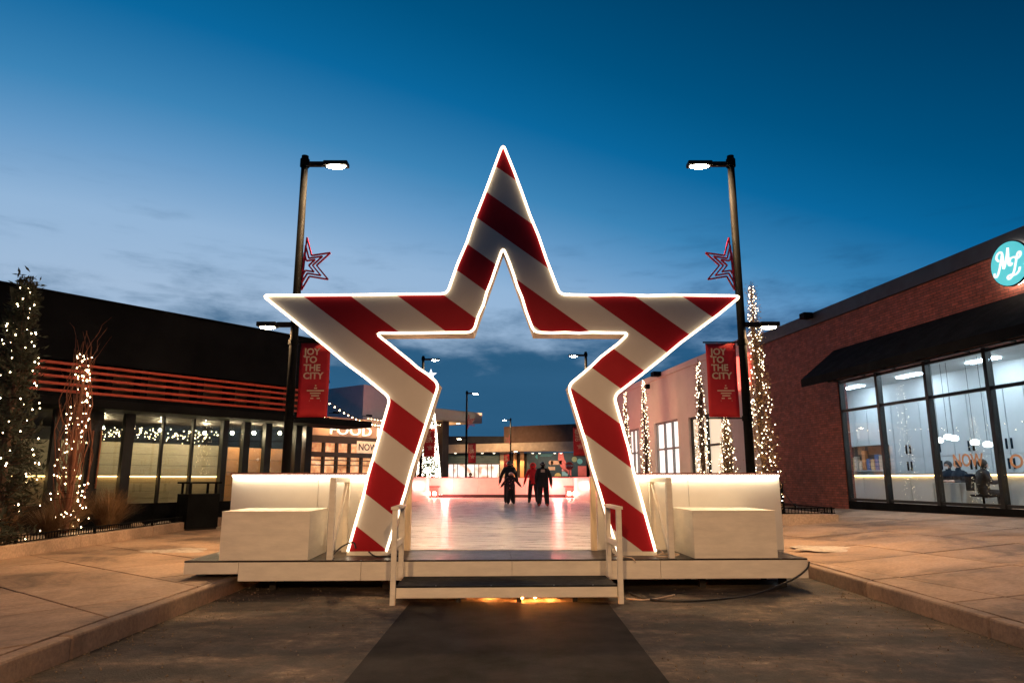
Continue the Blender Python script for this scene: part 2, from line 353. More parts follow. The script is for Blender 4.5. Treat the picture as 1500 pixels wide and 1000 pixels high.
slabs(sr, RB.rz, 1.75, .4, .3, [(-1, 0, -(KR + .17)), (RB.d.y * 1.0, -RB.d.x, (RB.o.x * RB.d.y - RB.o.y * RB.d.x) - .02), (0, -1, -4.0), (0, 1, 26)], zr)
def kerb(name, x0, x1, first):
    k = struct(MB().box(x0 + .01, x1 - .01, -40, 60, -.03, SW - .03).build(name, kerb_c))
    y = first - 2.45 * 2
    while y < 34:
        MB().box(x0, x1, y + .008, y + 2.442, -.02, SW + random.uniform(-.003, .003)).build('kerb_stone', kerb_c, k, bevel=.025); y += 2.45
kerb('kerb_left', KL - .15, KL, 6.5); kerb('kerb_right', KR, KR + .15, 7.35)
# loose grit on the road
rnd = random.Random(77); mb = MB()
for k in range(1500):
    y = 4.2 + 6.5 * rnd.random() ** 1.2; x = rnd.uniform(KL, KR) if k % 3 else rnd.choice((KL + rnd.random() ** 2 * .5, KR - rnd.random() ** 2 * .5))
    if -1.3 < x < 1.22: continue
    mb.octa((x, y, .006), rnd.uniform(.004, .013))
tag(mb.build('gravel', mat('grit', (.22, .17, .12), rough=.9, var=.5, scale=4), kind='stuff'), 'loose grit scattered on the brown asphalt road', 'gravel')
# crusts of old snow on the paving
snow_m = mat('old_snow', (.48, .42, .35), rough=.7, var=.25, scale=9, bump=.6, bscale=25)
def snow(name, label, cx, cy, rx, ry, h, z, seed):
    rnd = random.Random(seed); mb = MB(); n, m = 28, 6; vs = []; fs = []
    ph = [rnd.uniform(0, 6.28) for _ in range(6)]
    for i in range(m + 1):
        t = i / m
        for k in range(n):
            a = 2 * math.pi * k / n; w = 1 + .22 * math.sin(3 * a + ph[0]) + .15 * math.sin(5 * a + ph[1]) + .1 * math.sin(9 * a + ph[2])
            vs.append((cx + rx * t * w * math.cos(a), cy + ry * t * w * math.sin(a), z + (h * (1 - t * t) * rnd.uniform(.6, 1.2) if i < m else -.01)))
    for i in range(m):
        for k in range(n): fs.append((i * n + k, (i + 1) * n + k, (i + 1) * n + (k + 1) % n, i * n + (k + 1) % n))
    return tag(mb.add(vs, fs).build(name, snow_m, smooth=True), label, 'snow')
p = on_z(1218, 796, .36); snow('snow_patch', 'thin crust of old snow on the right paving beside the platform', p.x, p.y, .75, .5, .03, zr(p.x), 3)
p = on_z(262, 806, SW); snow('snow_patch', 'thin icy snow crust on the left paving beside the white box', p.x, p.y, .6, .5, .025, SW, 5)

# ------------------------------------------------------------------ stage (deck), step, rails, boxes
ST_RZ = R(2.3)
DECK = .44
def st_thing(name, label, cat, group=None): return thing(name, label, cat, (0, 10.18, 0), ST_RZ, group)
XL, XR = -4.52, 4.22
stage = st_thing('platform', 'low white platform with dark deck carrying the striped star', 'platform')
SK0 = .17
edges = [XL, -3.78, -2.1, .0, 2.1, XR]
for i in range(5):
    a, b = edges[i], edges[i + 1]
    MB().box(a + .002, b - .002, 0, .025, .265 if i == 0 else SK0, DECK - .022).build('skirt_panel', white_wood, stage, bevel=.003)
MB().box(XL, XL + .025, .027, 1.3, .265, DECK - .022).build('skirt_panel', white_wood, stage)
MB().box(XR - .025, XR, .027, 1.3, SK0, DECK - .022).build('skirt_panel', white_wood, stage)
for i in range(5):
    a, b = edges[i], edges[i + 1]
    MB().box(a + .002, b - .002, -.004, 1.32, DECK - .02, DECK).build('deck_board', deck_m, stage, bevel=.003)
for x in (-3.4, -1.8, -.3, 1.2, 2.8, 4.0):
    for y in (.4, 1.15): MB().box(x - .045, x + .045, y - .045, y + .045, .0 if x < 4.1 else SW, DECK - .021).build('support_leg', dark_metal, stage)
for y in (.2, .7, 1.2): MB().box(-3.7, XR - .05, y - .03, y + .03, DECK - .16, DECK - .022).build('joist', dark_metal, stage)
step = st_thing('entry_step', 'white wooden step with dark tread in front of the platform', 'step')
SX0, SX1, SD = -1.50, 1.31, -.90
MB().box(SX0, SX1, SD, SD + .025, .075, .20).build('riser', white_wood, step, bevel=.003)
for x0, x1 in ((SX0, SX0 + .025), (SX1 - .025, SX1)): MB().box(x0, x1, SD + .027, -.03, .075, .20).build('side_panel', white_wood, step)
MB().box(SX0, SX1, SD, -.006, .202, .222).build('tread', tread_m, step, bevel=.003)
for x in (-.72, .06, .78): MB().box(x - .03, x + .03, SD + .10, SD + .16, 0, .2).build('support_leg', dark_metal, step)
for x in (-1.0, -.3, .5, 1.0):
    MB().lathe((x, SD + .012, .222), [(.008, 0), (.006, .004)], 8).build('screw', mat('screw_steel', (.6, .6, .6), metal=.9, rough=.3), step)
def handrail(x, sgn, label):
    t = st_thing('handrail', label, 'handrail', 'white wooden handrails of the step')
    w = .065
    MB().box(x - w / 2, x + w / 2, SD - .07, SD - .005, 0, 1.16).build('post', white_wood, t, bevel=.004)
    MB().box(x - w / 2, x + w / 2, -.16, -.095, .225, 1.16).build('post', white_wood, t, bevel=.004)
    MB().box(x - .05, x + .05, SD - .09, -.08, 1.162, 1.20).build('top_rail', white_wood, t, bevel=.004)
    MB().bar((x, SD - .005, .72), (x, -.16, .72), .04, .075).build('middle_rail', white_wood, t, bevel=.004)
handrail(SX0 - .035, -1, 'white handrail on the left side of the entry step')
handrail(SX1 + .035, 1, 'white handrail on the right side of the entry step')
def white_box(x0, x1, label):
    t = st_thing('plinth_box', label, 'box', 'big white boxes on the platform')
    z1 = DECK + .665; c = .02
    MB().box(x0, x1, .012, .012 + c, DECK + .002, z1 - c).build('front_panel', white_wood, t, bevel=.003)
    MB().box(x0, x1, 1.16, 1.18, DECK + .002, z1 - c).build('back_panel', white_wood, t)
    for a, b in ((x0, x0 + c), (x1 - c, x1)): MB().box(a, b, .014 + c, 1.158, DECK + .002, z1 - c).build('side_panel', white_wood, t)
    MB().box(x0 - .002, x1 + .002, .010, 1.182, z1 - c + .001, z1).build('lid', white_wood, t, bevel=.003)
white_box(-4.06, -2.84, 'big white box on the left end of the platform')
white_box(2.60, 3.80, 'big white box on the right end of the platform')
def brace(x, label):
    t = st_thing('star_brace', label, 'brace', 'white timber braces behind the star')
    MB().box(x - .04, x + .04, .03, .11, DECK + .001, 1.50).build('front_post', white_wood, t, bevel=.004)
    MB().box(x - .04, x + .04, 1.08, 1.16, DECK + .001, 1.50).build('rear_post', white_wood, t, bevel=.004)
    MB().box(x - .04, x + .04, .03, 1.16, 1.502, 1.57).build('top_beam', white_wood, t, bevel=.004)
    MB().bar((x, 1.05, 1.46), (x, .14, .50), .035, .06).build('diagonal', white_wood, t)
brace(-2.55, 'white timber brace left of the star'); brace(2.28, 'white timber brace right of the star')

# ------------------------------------------------------------------ the star
SY, SDP = 10.70, .47
star = thing('star_arch', 'giant red and white striped star arch edged with rope light', 'star arch', (0, SY, 0))
SPX = [(737, 212), (820, 432), (1085, 434), (899, 580), (960, 810), (905, 810), (832, 565), (922, 488), (782, 487), (737, 362), (693, 487), (550, 488), (643, 562), (566, 808), (510, 807), (572, 583), (385, 433), (655, 431)]
SP = []
for q in SPX:
    w = at(q[0], q[1], SY); z = w.z
    if z < .6: z = .50
    SP.append((w.x, z))
def star_body():
    mb = MB(); n = len(SP)
    vs = [(x, 0, z) for x, z in SP] + [(x, SDP, z) for x, z in SP]
    mb.add(vs, [(i, (i + 1) % n, (i + 1) % n + n, i + n) for i in range(n)])
    o = mb.build('side_boards', star_side, star); fix_normals(o)
    bm = bmesh.new(); f = bm.faces.new([bm.verts.new((x, 0, z)) for x, z in SP]); bm.normal_update(); bmesh.ops.triangulate(bm, faces=[f], ngon_method='EAR_CLIP'); return bm
def put_bm(bm, name, m, parent, y, flip=False):
    for v in bm.verts: v.co.y = y
    me = bpy.data.meshes.new(name); bm.to_mesh(me); o = bpy.data.objects.new(name, me); col.objects.link(o); me.materials.append(m); o.parent = parent; return o
base = star_body()
b2 = base.copy(); o = put_bm(b2, 'back_panel', star_side, star, SDP); b2.free()
nrm = Vector((math.sin(R(36.6)), 0, math.cos(R(36.6))))
C0, DC = 5.131, .4475
lim = [99] + [C0 - DC * k for k in range(0, 18)]
for k in range(len(lim) - 1):
    b = base.copy(); ok = True
    for c, s in ((lim[k], 1), (lim[k + 1], -1)):
        if c > 90: continue
        bmesh.ops.bisect_plane(b, geom=b.verts[:] + b.edges[:] + b.faces[:], plane_co=nrm * c, plane_no=nrm, clear_outer=s > 0, clear_inner=s < 0)
    if not b.faces: b.free(); continue
    bmesh.ops.dissolve_limit(b, angle_limit=.01, verts=b.verts[:], edges=b.edges[:])
    b.normal_update(); fl = [f for f in b.faces if f.normal.y > 0]
    if fl: bmesh.ops.reverse_faces(b, faces=fl)
    ret = bmesh.ops.extrude_face_region(b, geom=b.faces[:])
    for v in b.verts: v.co.y = -.012
    for v in [g for g in ret['geom'] if isinstance(g, bmesh.types.BMVert)]: v.co.y = -.001
    left = set(b.faces)
    while left:                     # every separate piece of a stripe is a part of its own
        grp = set(); todo = [next(iter(left))]
        while todo:
            f = todo.pop()
            if f in grp: continue
            grp.add(f); todo += [g for e in f.edges for g in e.link_faces if g not in grp]
        left -= grp
        vs = sorted({v for f in grp for v in f.verts}, key=lambda v: v.index); ix = {v: i for i, v in enumerate(vs)}
        MB().add([v.co for v in vs], [tuple(ix[v] for v in f.verts) for f in grp]).build('red_stripe' if k % 2 == 0 else 'white_stripe', star_red if k % 2 == 0 else star_white, star)
    b.free()
base.free()
def rope(pts, name, closed, r=.020, y=-.03):
    out = []; n = len(pts); rnd = random.Random(4)
    def rounded(i):
        p = Vector(pts[i]); a = Vector(pts[i - 1]); b = Vector(pts[(i + 1) % n]); d1 = (a - p); d2 = (b - p); k = .10
        return p + d1.normalized() * min(k, d1.length * .3), p, p + d2.normalized() * min(k, d2.length * .3)
    for i in range(n):
        if not closed and i in (0, n - 1): out.append(Vector(pts[i]));
        else:
            a, p, b = rounded(i)
            for t in (0, .25, .5, .75, 1): out.append(a * (1 - t) ** 2 + p * 2 * t * (1 - t) + b * t * t)
        nxt = Vector(pts[(i + 1) % n])
        if closed or i < n - 1:
            L0 = out[-1]
            for t in (.2, .35, .5, .65, .8): out.append(L0.lerp(nxt, t) + Vector((rnd.uniform(-.010, .010), rnd.uniform(-.010, .010))))
    return MB().tube([(q.x, y, q.y) for q in out], r, 6, closed).build(name, rope_m, star, smooth=True)
rope([SP[i] for i in (4, 3, 2, 1, 0, 17, 16, 15, 14)], 'outer_rope_light', False)
rope([SP[i] for i in (5, 6, 7, 8, 9, 10, 11, 12, 13)], 'inner_rope_light', False, y=-.015)
for a, b in ((SP[13], SP[14]), (SP[5], SP[4])):
    x0, x1 = sorted((a[0], b[0])); MB().box(x0 - .02, x1 + .02, -.01, SDP, DECK + .002, .499).build('foot_rail', white_wood, star)
cable_m = mat('black_cable', (.015, .015, .015), rough=.5); cable_w = mat('pale_cable', (.6, .45, .33), rough=.5)
def cable(name, label, pts, r, m):
    P = [Vector(p) for p in pts]; out = []
    for i in range(len(P) - 1):
        p0, p1, p2, p3 = P[max(i - 1, 0)], P[i], P[i + 1], P[min(i + 2, len(P) - 1)]
        for t in (0, .25, .5, .75): out.append(.5 * ((2 * p1) + (p2 - p0) * t + (2 * p0 - 5 * p1 + 4 * p2 - p3) * t * t + (3 * p1 - p0 - 3 * p2 + p3) * t ** 3))
    out.append(P[-1]); return tag(MB().tube(out, r, 6).build(name, m, smooth=True), label, 'cable')
z0 = DECK + .012
cable('power_cable', 'black cable loop at the left foot of the star', [(-2.52, 10.25, z0), (-2.6, 10.42, z0), (-2.5, 10.6, z0 + .12), (-2.35, 10.66, z0 + .18), (-2.3, 10.64, z0 + .1)], .012, cable_m)
cable('power_cable', 'black cable lying before the left star foot', [(-2.1, 10.62, z0 + .05), (-1.98, 10.5, z0), (-1.8, 10.48, z0), (-1.62, 10.52, z0)], .011, cable_m)
cable('power_cable', 'pale tangled cord at the right foot of the star', [(2.12, 10.66, z0 + .1), (2.2, 10.55, z0 + .05), (2.08, 10.48, z0), (2.3, 10.46, z0), (2.42, 10.5, z0 + .03), (2.15, 10.56, z0 + .02), (2.05, 10.47, z0)], .010, cable_w)
cable('power_cable', 'pale cord dropping across the right platform edge near the handrail', [(1.50, 10.6, z0), (1.62, 10.4, z0), (1.7, 10.24, z0), (1.74, 10.19, .40)], .008, cable_w)
g1 = on_z(1192, 838, .13)
cable('power_cable', 'long black cable curving over the road under the right platform end', [(4.22, 10.30, .40), (4.16, 10.27, .30), (3.9, 10.2, .16), (3.3, 9.95, .014), (2.7, 9.55, .014), (2.1, 9.4, .014), (1.75, 9.6, .014), (1.6, 10.1, .014)], .013, cable_m)
cable('power_cable', 'short pale cord on the road under the platform', [(1.5, 9.62, .012), (1.68, 9.5, .012), (1.9, 9.62, .012), (2.2, 9.9, .012)], .010, cable_w)

# ------------------------------------------------------------------ rink: ice, boards
Y0, Y1 = 11.45, 43.0
BX = [(-4.5, Y0), (4.3, Y0), (3.72, Y1), (-4.98, Y1)]
ice = struct(MB().prism([(x, y, 0) for x, y in BX], (0, 0, DECK + .012)).build('ice', ice_m))
BH = DECK + 1.20
GL, GR = -1.66, 1.30
pink_lit_m = mat('board_white_pink_lit', (.74, .66, .62), rough=.35, var=.06)  # white boards with the red floods' pink glow put into the colour
kick_m = mat('dark_kickplate', (.015, .012, .012), rough=.5)
def wall_boards(name, label, a, b, n, thick=.10, led=False, kick=.0, m=board_m, inward=1):
    a = Vector(a); b = Vector(b); L = (b - a).length; rz = math.atan2((b - a).y, (b - a).x)
    t = thing(name, label, 'rink boards', (a.x, a.y, DECK), rz, 'white boards round the rink')
    for i in range(n):
        MB().box(L * i / n + .003, L * (i + 1) / n - .003, -thick / 2, thick / 2, .014 + kick, 1.17).build('board_panel', m, t, bevel=.004)
    if kick: MB().box(0, L, -thick / 2 - .012, thick / 2, .014, kick).build('kick_plate', kick_m, t)
    MB().box(-.01, L + .01, -thick / 2 - (.07 if led else .01), thick / 2 + .02, 1.173, 1.205).build('cap_rail', red_cap, t, bevel=.004)
    if led: MB().box(.02, L - .02, -thick / 2 - .06, -thick / 2 - .015, 1.148, 1.170).build('led_strip', led_m, t)
    return t
wall_boards('rink_board', 'white front rink board left of the star, lit by a strip under its red cap', (-4.5, 11.47), (GL - .06, 11.47), 2, led=True)
wall_boards('rink_board', 'white front rink board right of the star, lit by a strip under its red cap', (GR + .06, 11.47), (4.3, 11.47), 2, led=True)
wall_boards('rink_board', 'long white side board along the left edge of the ice', (-4.5, 11.55), (-4.98, 42.9), 13, m=pink_lit_m)
wall_boards('rink_board', 'long white side board along the right edge of the ice', (4.3, 11.55), (3.72, 42.9), 13, m=pink_lit_m)
wall_boards('rink_board', 'far white end board behind the skaters with a dark kick strip', (-4.98, 43), (3.72, 43), 6, kick=.17, m=pink_lit_m)
for x, lab in ((GL, 'pale wooden gate post left of the rink opening'), (GR, 'pale wooden gate post right of the rink opening')):
    t = thing('gate_post', lab, 'post', (x, 11.46, 0), 0, 'posts of the rink opening')
    MB().box(-.045, .045, -.07, .07, DECK + .002, 1.57).build('post', mat('pale_timber', (.70, .55, .36), rough=.5, stretch=(6, 6, 1)), t, bevel=.004)
    MB().box(-.05, .05, -.075, .075, 1.572, 1.59).build('post_cap', white_wood, t)
# red floodlights in the far corners
flood_m = mat('red_flood_face', (1, .5, .4), emit=(1, .22, .16), es=90, sample=False)
def flood(x, label, aim):
    t = thing('corner_floodlight', label, 'floodlight', (x, 42.3, DECK + .012), 0, 'red floodlights in the far rink corners')
    MB().box(-.35, .35, .15, .55, 0, .62).build('stand_box', mat('stand_red', (.45, .16, .13), rough=.5), t, bevel=.01)
    MB().box(-.45, .45, .05, .62, .62, .68).build('shelf', mat('shelf_red', (.4, .05, .04), rough=.5), t)
    for dx in (-.17, .17):
        MB().box(dx - .12, dx + .12, .02, .14, .12, .36).build('lamp_housing', black_metal, t)
        MB().box(dx - .10, dx + .10, .0, .018, .14, .34).build('lamp_face', flood_m, t)
    ld = bpy.data.lights.new('flood', 'POINT'); ld.energy = 620; ld.color = (1, .17, .15); ld.shadow_soft_size = .2
    lo = bpy.data.objects.new('flood_light', ld); col.objects.link(lo); lo.parent = t; lo.location = (.9 if aim < 0 else -.9, -1.0, .7)
flood(on_z(632, 727, DECK).x * 42.3 / on_z(632, 727, DECK).y, 'red floodlight pair in the far left corner of the rink', R(-6))
flood(on_z(838, 727, DECK).x * 42.3 / on_z(838, 727, DECK).y, 'red floodlight pair in the far right corner of the rink', R(6))
# warm lights under the step
ul = thing('under_step_lights', 'warm light string glowing under the entry step', 'string lights', (0, 9.58, 0))
MB().tube([(-.75, .1, .07), (-.2, .02, .05), (.2, .08, .06), (.75, .05, .07)], .008, 6).build('wire', cable_m, ul)
MB().octa((.12, -.1, .05), .03).octa((-.3, .05, .06), .03).octa((.5, .02, .06), .03).octa((.3, -.05, .05), .025).build('bulb', mat('orange_bulb', (1, .6, .3), emit=(1, .30, .06), es=900), ul)

# ------------------------------------------------------------------ street lamps
def make_lamp(side, label, near, zg, power, low_power):
    """side=+1: main arm points to +x"""
    t = thing('street_lamp', label, 'street lamp', group='black street lamps along the street')
    H = 8.30 - zg
    MB().lathe((0, 0, 0), [(.22, 0), (.22, .05), (.15, .08), (.13, .35), (.095, .42)], 16).build('base', black_metal, t, smooth=False)
    MB().tube([(0, 0, .3), (0, 0, H * .5), (0, 0, H)], [.092, .084, .072], 14).build('pole', black_metal, t, smooth=True)
    MB().lathe((0, 0, H - .16), [(.10, 0), (.10, .17), (.075, .20), (.075, .25), (.02, .27)], 14).build('pole_cap', black_metal, t)
    def arm(zz, s, L, hl, nm, lens, pw):
        a = MB().box(0, s * L, -.045, .045, zz - .05, zz + .05).build('arm', dark_metal, t, bevel=.006)
        hd = MB().box(s * (L + .002), s * (L + hl), -.12, .12, zz - .05, zz + .045).build('lamp_head', dark_metal, t, bevel=.015)
        MB().ball((s * (L + hl * .5), 0, zz - .055), hl * .40, .10, .035).build('lens', lens, hd, smooth=True)
        if pw:
            ld = bpy.data.lights.new('lamp', 'AREA'); ld.energy = pw; ld.color = WARM; ld.shape = 'DISK'; ld.size = .26
            lo = bpy.data.objects.new('lamp_light', ld); col.objects.link(lo); lo.parent = t; lo.location = (s * (L + hl * .5), 0, zz - .10)
    arm(8.20 - zg, side, .42, .52, 'top', lens_m, power)
    arm(4.66 - zg, -side, .36, .40, 'low', lens_low, low_power)
    if near:
        # banner on two brackets
        x0, x1 = side * .15, side * .76; z0, z1 = 2.76 - zg, 4.27 - zg
        for zz in (z0 - .02, z1 + .02): MB().bar((0, 0, zz), (x1 + side * .05, 0, zz), .028).build('bracket', black_metal, t)
        for zz in (z0 - .02, z1 + .02): MB().lathe((0, 0, zz - .05), [(.105, 0), (.105, .10)], 14).build('clamp', black_metal, t)
        mb = MB(); n = 8; vs = []; lo, hi = min(x0, x1), max(x0, x1)
        for j in range(n + 1):
            for i in range(n + 1):
                vs.append((lo + (hi - lo) * i / n, .012 * math.sin(j * .9 + i * .5), z0 + (z1 - z0) * j / n))
        mb.add(vs, [(j * (n + 1) + i, j * (n + 1) + i + 1, (j + 1) * (n + 1) + i + 1, (j + 1) * (n + 1) + i) for j in range(n) for i in range(n)])
        bn = mb.build('banner', banner_red, t, smooth=True); sd = bn.modifiers.new('cloth', 'SOLIDIFY'); sd.thickness = .006; sd.offset = 1
        for i, wd in enumerate(('JOY', 'TO', 'THE', 'CITY')):
            text(wd, .185, banner_text, bn, (lo + .09, -.030, z1 - .24 - i * .165), (R(90), 0, 0), bold=.005)
        # star made of bars
        cx, cz, r = lo + .355, z0 + .48, .19
        st = [(cx + (r if k % 2 == 0 else r * .40) * math.sin(math.pi * k / 5), cz + (r if k % 2 == 0 else r * .40) * math.cos(math.pi * k / 5)) for k in range(10)]
        for q in range(7):
            zz = cz + r - .035 - q * .051
            xs = []
            for k in range(10):
                (xa, za), (xb, zb) = st[k], st[(k + 1) % 10]
                if (za - zz) * (zb - zz) < 0: xs.append(xa + (xb - xa) * (zz - za) / (zb - za))
            xs.sort()
            for k in range(0, len(xs) - 1, 2): MB().box(xs[k], xs[k + 1], -.034, -.030, zz - .012, zz + .012).build('star_bar', banner_text, bn)
        # half star outlines
        pts = [(441, 342), (450, 372), (480, 367.5), (459, 388.5), (478.5, 411.6), (448.5, 406.5), (437, 429)]
        for sc_ in (1.0, .72, .46):
            m2 = MB(); pp = []
            for (px, py) in pts:
                u = (px - 436) / 76 * side; v = (388.5 - py) / 76
                pp.append((side * .075 + (u) * sc_, 0, 5.93 - zg + v * sc_))
            for i in range(6): m2.bar(pp[i], pp[i + 1], .03, .034, up=(0, 1, 0))
            m2.bar(pp[6], pp[0], .03, .02, up=(0, 1, 0)); m2.build('star_outline', orn_red, t)
    return t
lampL = make_lamp(1, 'black street lamp with red banner behind the left arm of the star', True, SW, LAMP_NEAR, LAMP_LOW)
lampL.location = (-4.47, 14, SW)
zz = zr(4.98) ; lampR = make_lamp(-1, 'black street lamp with red banner behind the right arm of the star', True, zz, LAMP_NEAR, LAMP_LOW)
lampR.location = (4.72, 14, zz)
def far_lamp(src, px, py, label):
    r = ray(px, py); Y = (8.25 - EYE) * r.y / r.z; c = copy_tree(src); c['label'] = label
    c.location = (r.x / r.y * Y, Y, SW)
    for ch in list(c.children):
        if ch.type == 'LIGHT':
            if ch.location.z < 6: bpy.data.objects.remove(ch)
            elif 45 < Y < 70:  # added narrow beam to brighten the far fascia, replaces the lamp's downward light
                ld = bpy.data.lights.new('lamp', 'SPOT'); ld.energy = 16000; ld.color = WARM; ld.shadow_soft_size = .15; ld.spot_size = R(30); ld.spot_blend = .7
                lo = bpy.data.objects.new('lamp_light', ld); col.objects.link(lo); lo.parent = c; lo.location = ch.location - Vector((0, 0, .08)); lo.rotation_euler = (R(82), 0, R(-4)); bpy.data.objects.remove(ch)
    return c
far_lamp(lampL, 620, 525, 'street lamp with red banner beside the lit tree cone, behind the left star leg')
far_lamp(lampR, 858, 519, 'street lamp with red banner behind the right star leg')
far_lamp(lampL, 684, 575, 'slim far street lamp with star and banner behind the far rink board')
far_lamp(lampR, 748, 614, 'farthest street lamp standing before the white fascia')
# the next pair of the row, behind the photographer
for src, x, lab in ((lampL, -4.47, 'street lamp of the same row, behind the viewer on the left'), (lampR, 4.98, 'street lamp of the same row, behind the viewer on the right')):
    c = copy_tree(src); c.location = (x, -16.0, SW); c['label'] = lab
    for ch in list(c.children):
        if ch.type == 'LIGHT':
            if ch.location.z > 6:       # forward-throw optic aimed down the street, cut off near the horizontal
                ld = bpy.data.lights.new('lamp', 'SPOT'); ld.energy = LAMP_BACK; ld.color = WARM; ld.spot_size = R(27); ld.spot_blend = .6; ld.shadow_soft_size = .14
                lo = bpy.data.objects.new('lamp_light', ld); col.objects.link(lo); lo.parent = c; lo.location = ch.location
                lo.rotation_euler = (Vector((0, 10, -1.2)) - Vector((x, -16, 8.1))).to_track_quat('-Z', 'Y').to_euler()
                bpy.data.objects.remove(ch)

# ------------------------------------------------------------------ right: brick shop building
brown_dim = mat('soffit_brown', (.10, .055, .03), rough=.7)
FLR = .70
s_j = RB.s_at(1239); s_e = RB.s_at(1117); S0 = -7.0
ROOF = RB.pix(1300, 414)[1]
G_HEAD = RB.pix(1228, 560)[1]; TRANS = RB.pix(1231, 602)[1]; SILL = RB.pix(1240, 731)[1]
rb = RB.thing('brick_building', 'dark brick shop building with black awning and large lit windows', 'building')
MB().box(s_j + .001, s_e, -.3, 0, 0, ROOF - .42).build('wall', brick, rb)
MB().box(S0, s_j - .001, -.3, 0, G_HEAD + .06, ROOF - .42).build('wall', brick, rb)
MB().box(s_e - .3, s_e - .002, -9, -.302, 0, ROOF - .42).build('end_wall', brick, rb)
MB().box(S0, s_e + .05, -9, .06, ROOF - .418, ROOF).build('parapet', mat('dark_parapet', (.020, .022, .027), rough=.6), rb)
MB().box(S0, s_j - .002, -.28, -.02, .2, SILL - .05).build('base_wall', black_metal, rb)
frame_m = mat('black_window_frame', (.010, .011, .012), rough=.35, spec=.4)
mull = [s_j] + [RB.pix(px, py)[0] for px, py in ((1299, 735), (1374, 738), (1468, 742))]
stp = mull[2] - mull[3]
mull += [mull[3] - stp * k for k in (1, 2, 3)]
for i in range(len(mull) - 1):
    a, b = mull[i + 1], mull[i]
    for z0, z1 in ((SILL, TRANS), (TRANS, G_HEAD)):
        wd = MB(); w = .045
        wd.box(a, b, -.16, -.06, z0 - .03, z0 + w).box(a, b, -.16, -.06, z1 - w + .005, z1 + .025)
        fr = wd.build('window_frame', frame_m, rb, kind='stuff')
        MB().box(a + .06, b - .06, -.115, -.105, z0 + w, z1 - w).build('pane', glass, rb)
for s_ in mull: MB().box(s_ - .055, s_ + .055, -.19, -.03, SILL - .05, G_HEAD + .06).build('mullion', frame_m, rb)
# awning
aw_s1 = RB.pix(1222, 513)[0]; aw_top = RB.pix(1222, 513)[1]; aw_bot = RB.pix(1226, 557)[1]; OUT = 1.25
awn = mat('black_awning', (.005, .006, .007), rough=.9, bump=.1, spec=.1)
MB().prism([(aw_s1, .012, aw_top), (aw_s1, OUT, aw_bot), (aw_s1, OUT, aw_bot - .02), (aw_s1, .012, aw_top - .03)], (S0 - aw_s1, 0, 0)).build('awning_cover', awn, rb)
MB().prism([(aw_s1 + .001, .012, aw_top - .03), (aw_s1 + .001, OUT, aw_bot - .02), (aw_s1 + .001, .012, aw_bot)], (.012, 0, 0)).build('awning_end', awn, rb)
MB().box(S0, aw_s1, OUT - .035, OUT + .005, aw_bot - .24, aw_bot - .021).build('awning_valance', awn, rb)
k = 0; s_ = aw_s1 - .1
while s_ > S0:
    MB().bar((s_, .02, aw_bot - .05), (s_, OUT - .05, aw_bot - .05), .035).build('awning_bracket', black_metal, rb); s_ -= 1.35
MB().box(S0, aw_s1 - .1, .35, .40, aw_bot - .10, aw_bot - .07).build('awning_rail', dark_metal, rb)
for px, py in ((1190, 463),):
    a, z = RB.pix(px, py); MB().box(a - .16, a + .16, .07, .40, z - .10, z + .10).build('roof_floodlight', black_metal, rb, bevel=.02)
# round sign
ss, sz = RB.pix(1479, 386, .2)
sg = thing('round_sign', 'round teal shop sign with white script letters on the brick wall', 'sign', RB.w(ss, .0, sz), RB.rz)
def disc(r, y0, y1, n=40): return MB().prism([(r * math.cos(2 * math.pi * i / n), y0, r * math.sin(2 * math.pi * i / n)) for i in range(n)], (0, y1 - y0, 0))
SRD = .53
disc(SRD, .15, .20).build('housing', black_metal, sg); disc(SRD - .025, .202, .212).build('face', mat('teal_sign_face', (.1, .5, .55), emit=(.10, .62, .68), es=.85), sg)
disc(SRD - .03, .07, .12).build('halo_light', mat('halo_white', (1, 1, 1), emit=(1, .86, .68), es=14), sg)
sign_white = mat('sign_white', (1, 1, 1), emit=(1, .92, .86), es=1.0)
def stroke(pts, w, nm):     # pts in sign units, x to the right as seen
    P = [Vector((-x, 0, y)) * SRD for x, y in pts]; out = []
    for i in range(len(P) - 1):
        p0, p1, p2, p3 = P[max(i - 1, 0)], P[i], P[i + 1], P[min(i + 2, len(P) - 1)]
        for t in (0, .2, .4, .6, .8): out.append(.5 * ((2 * p1) + (p2 - p0) * t + (2 * p0 - 5 * p1 + 4 * p2 - p3) * t * t + (3 * p1 - p0 - 3 * p2 + p3) * t ** 3))
    out.append(P[-1]); n = len(out); mb = MB(); vs = []
    for i, p in enumerate(out):
        d = (out[min(i + 1, n - 1)] - out[max(i - 1, 0)]).normalized(); q = Vector((-d.z, 0, d.x)); ww = w * (.75 + .5 * abs(d.z))
        vs += [p + q * ww + Vector((0, .213, 0)), p - q * ww + Vector((0, .213, 0)), p + q * ww + Vector((0, .222, 0)), p - q * ww + Vector((0, .222, 0))]
    fs = []
    for i in range(n - 1):
        a = 4 * i; fs += [(a, a + 1, a + 5, a + 4), (a + 2, a + 6, a + 7, a + 3), (a, a + 4, a + 6, a + 2), (a + 1, a + 3, a + 7, a + 5)]
    fix_normals(mb.add(vs, fs).build(nm, sign_white, sg))
stroke([(-.78, -.22), (-.82, -.34), (-.72, -.40), (-.58, -.24), (-.42, .12), (-.28, .48), (-.36, .62), (-.52, .56), (-.6, .4), (-.5, .25)], .022, 'script_letter')
stroke([(-.28, .48), (-.30, .0), (-.28, -.12), (-.1, .25), (.02, .60), (.04, .66), (.0, .3), (-.02, .0), (.06, -.10), (.16, -.02)], .024, 'script_letter')
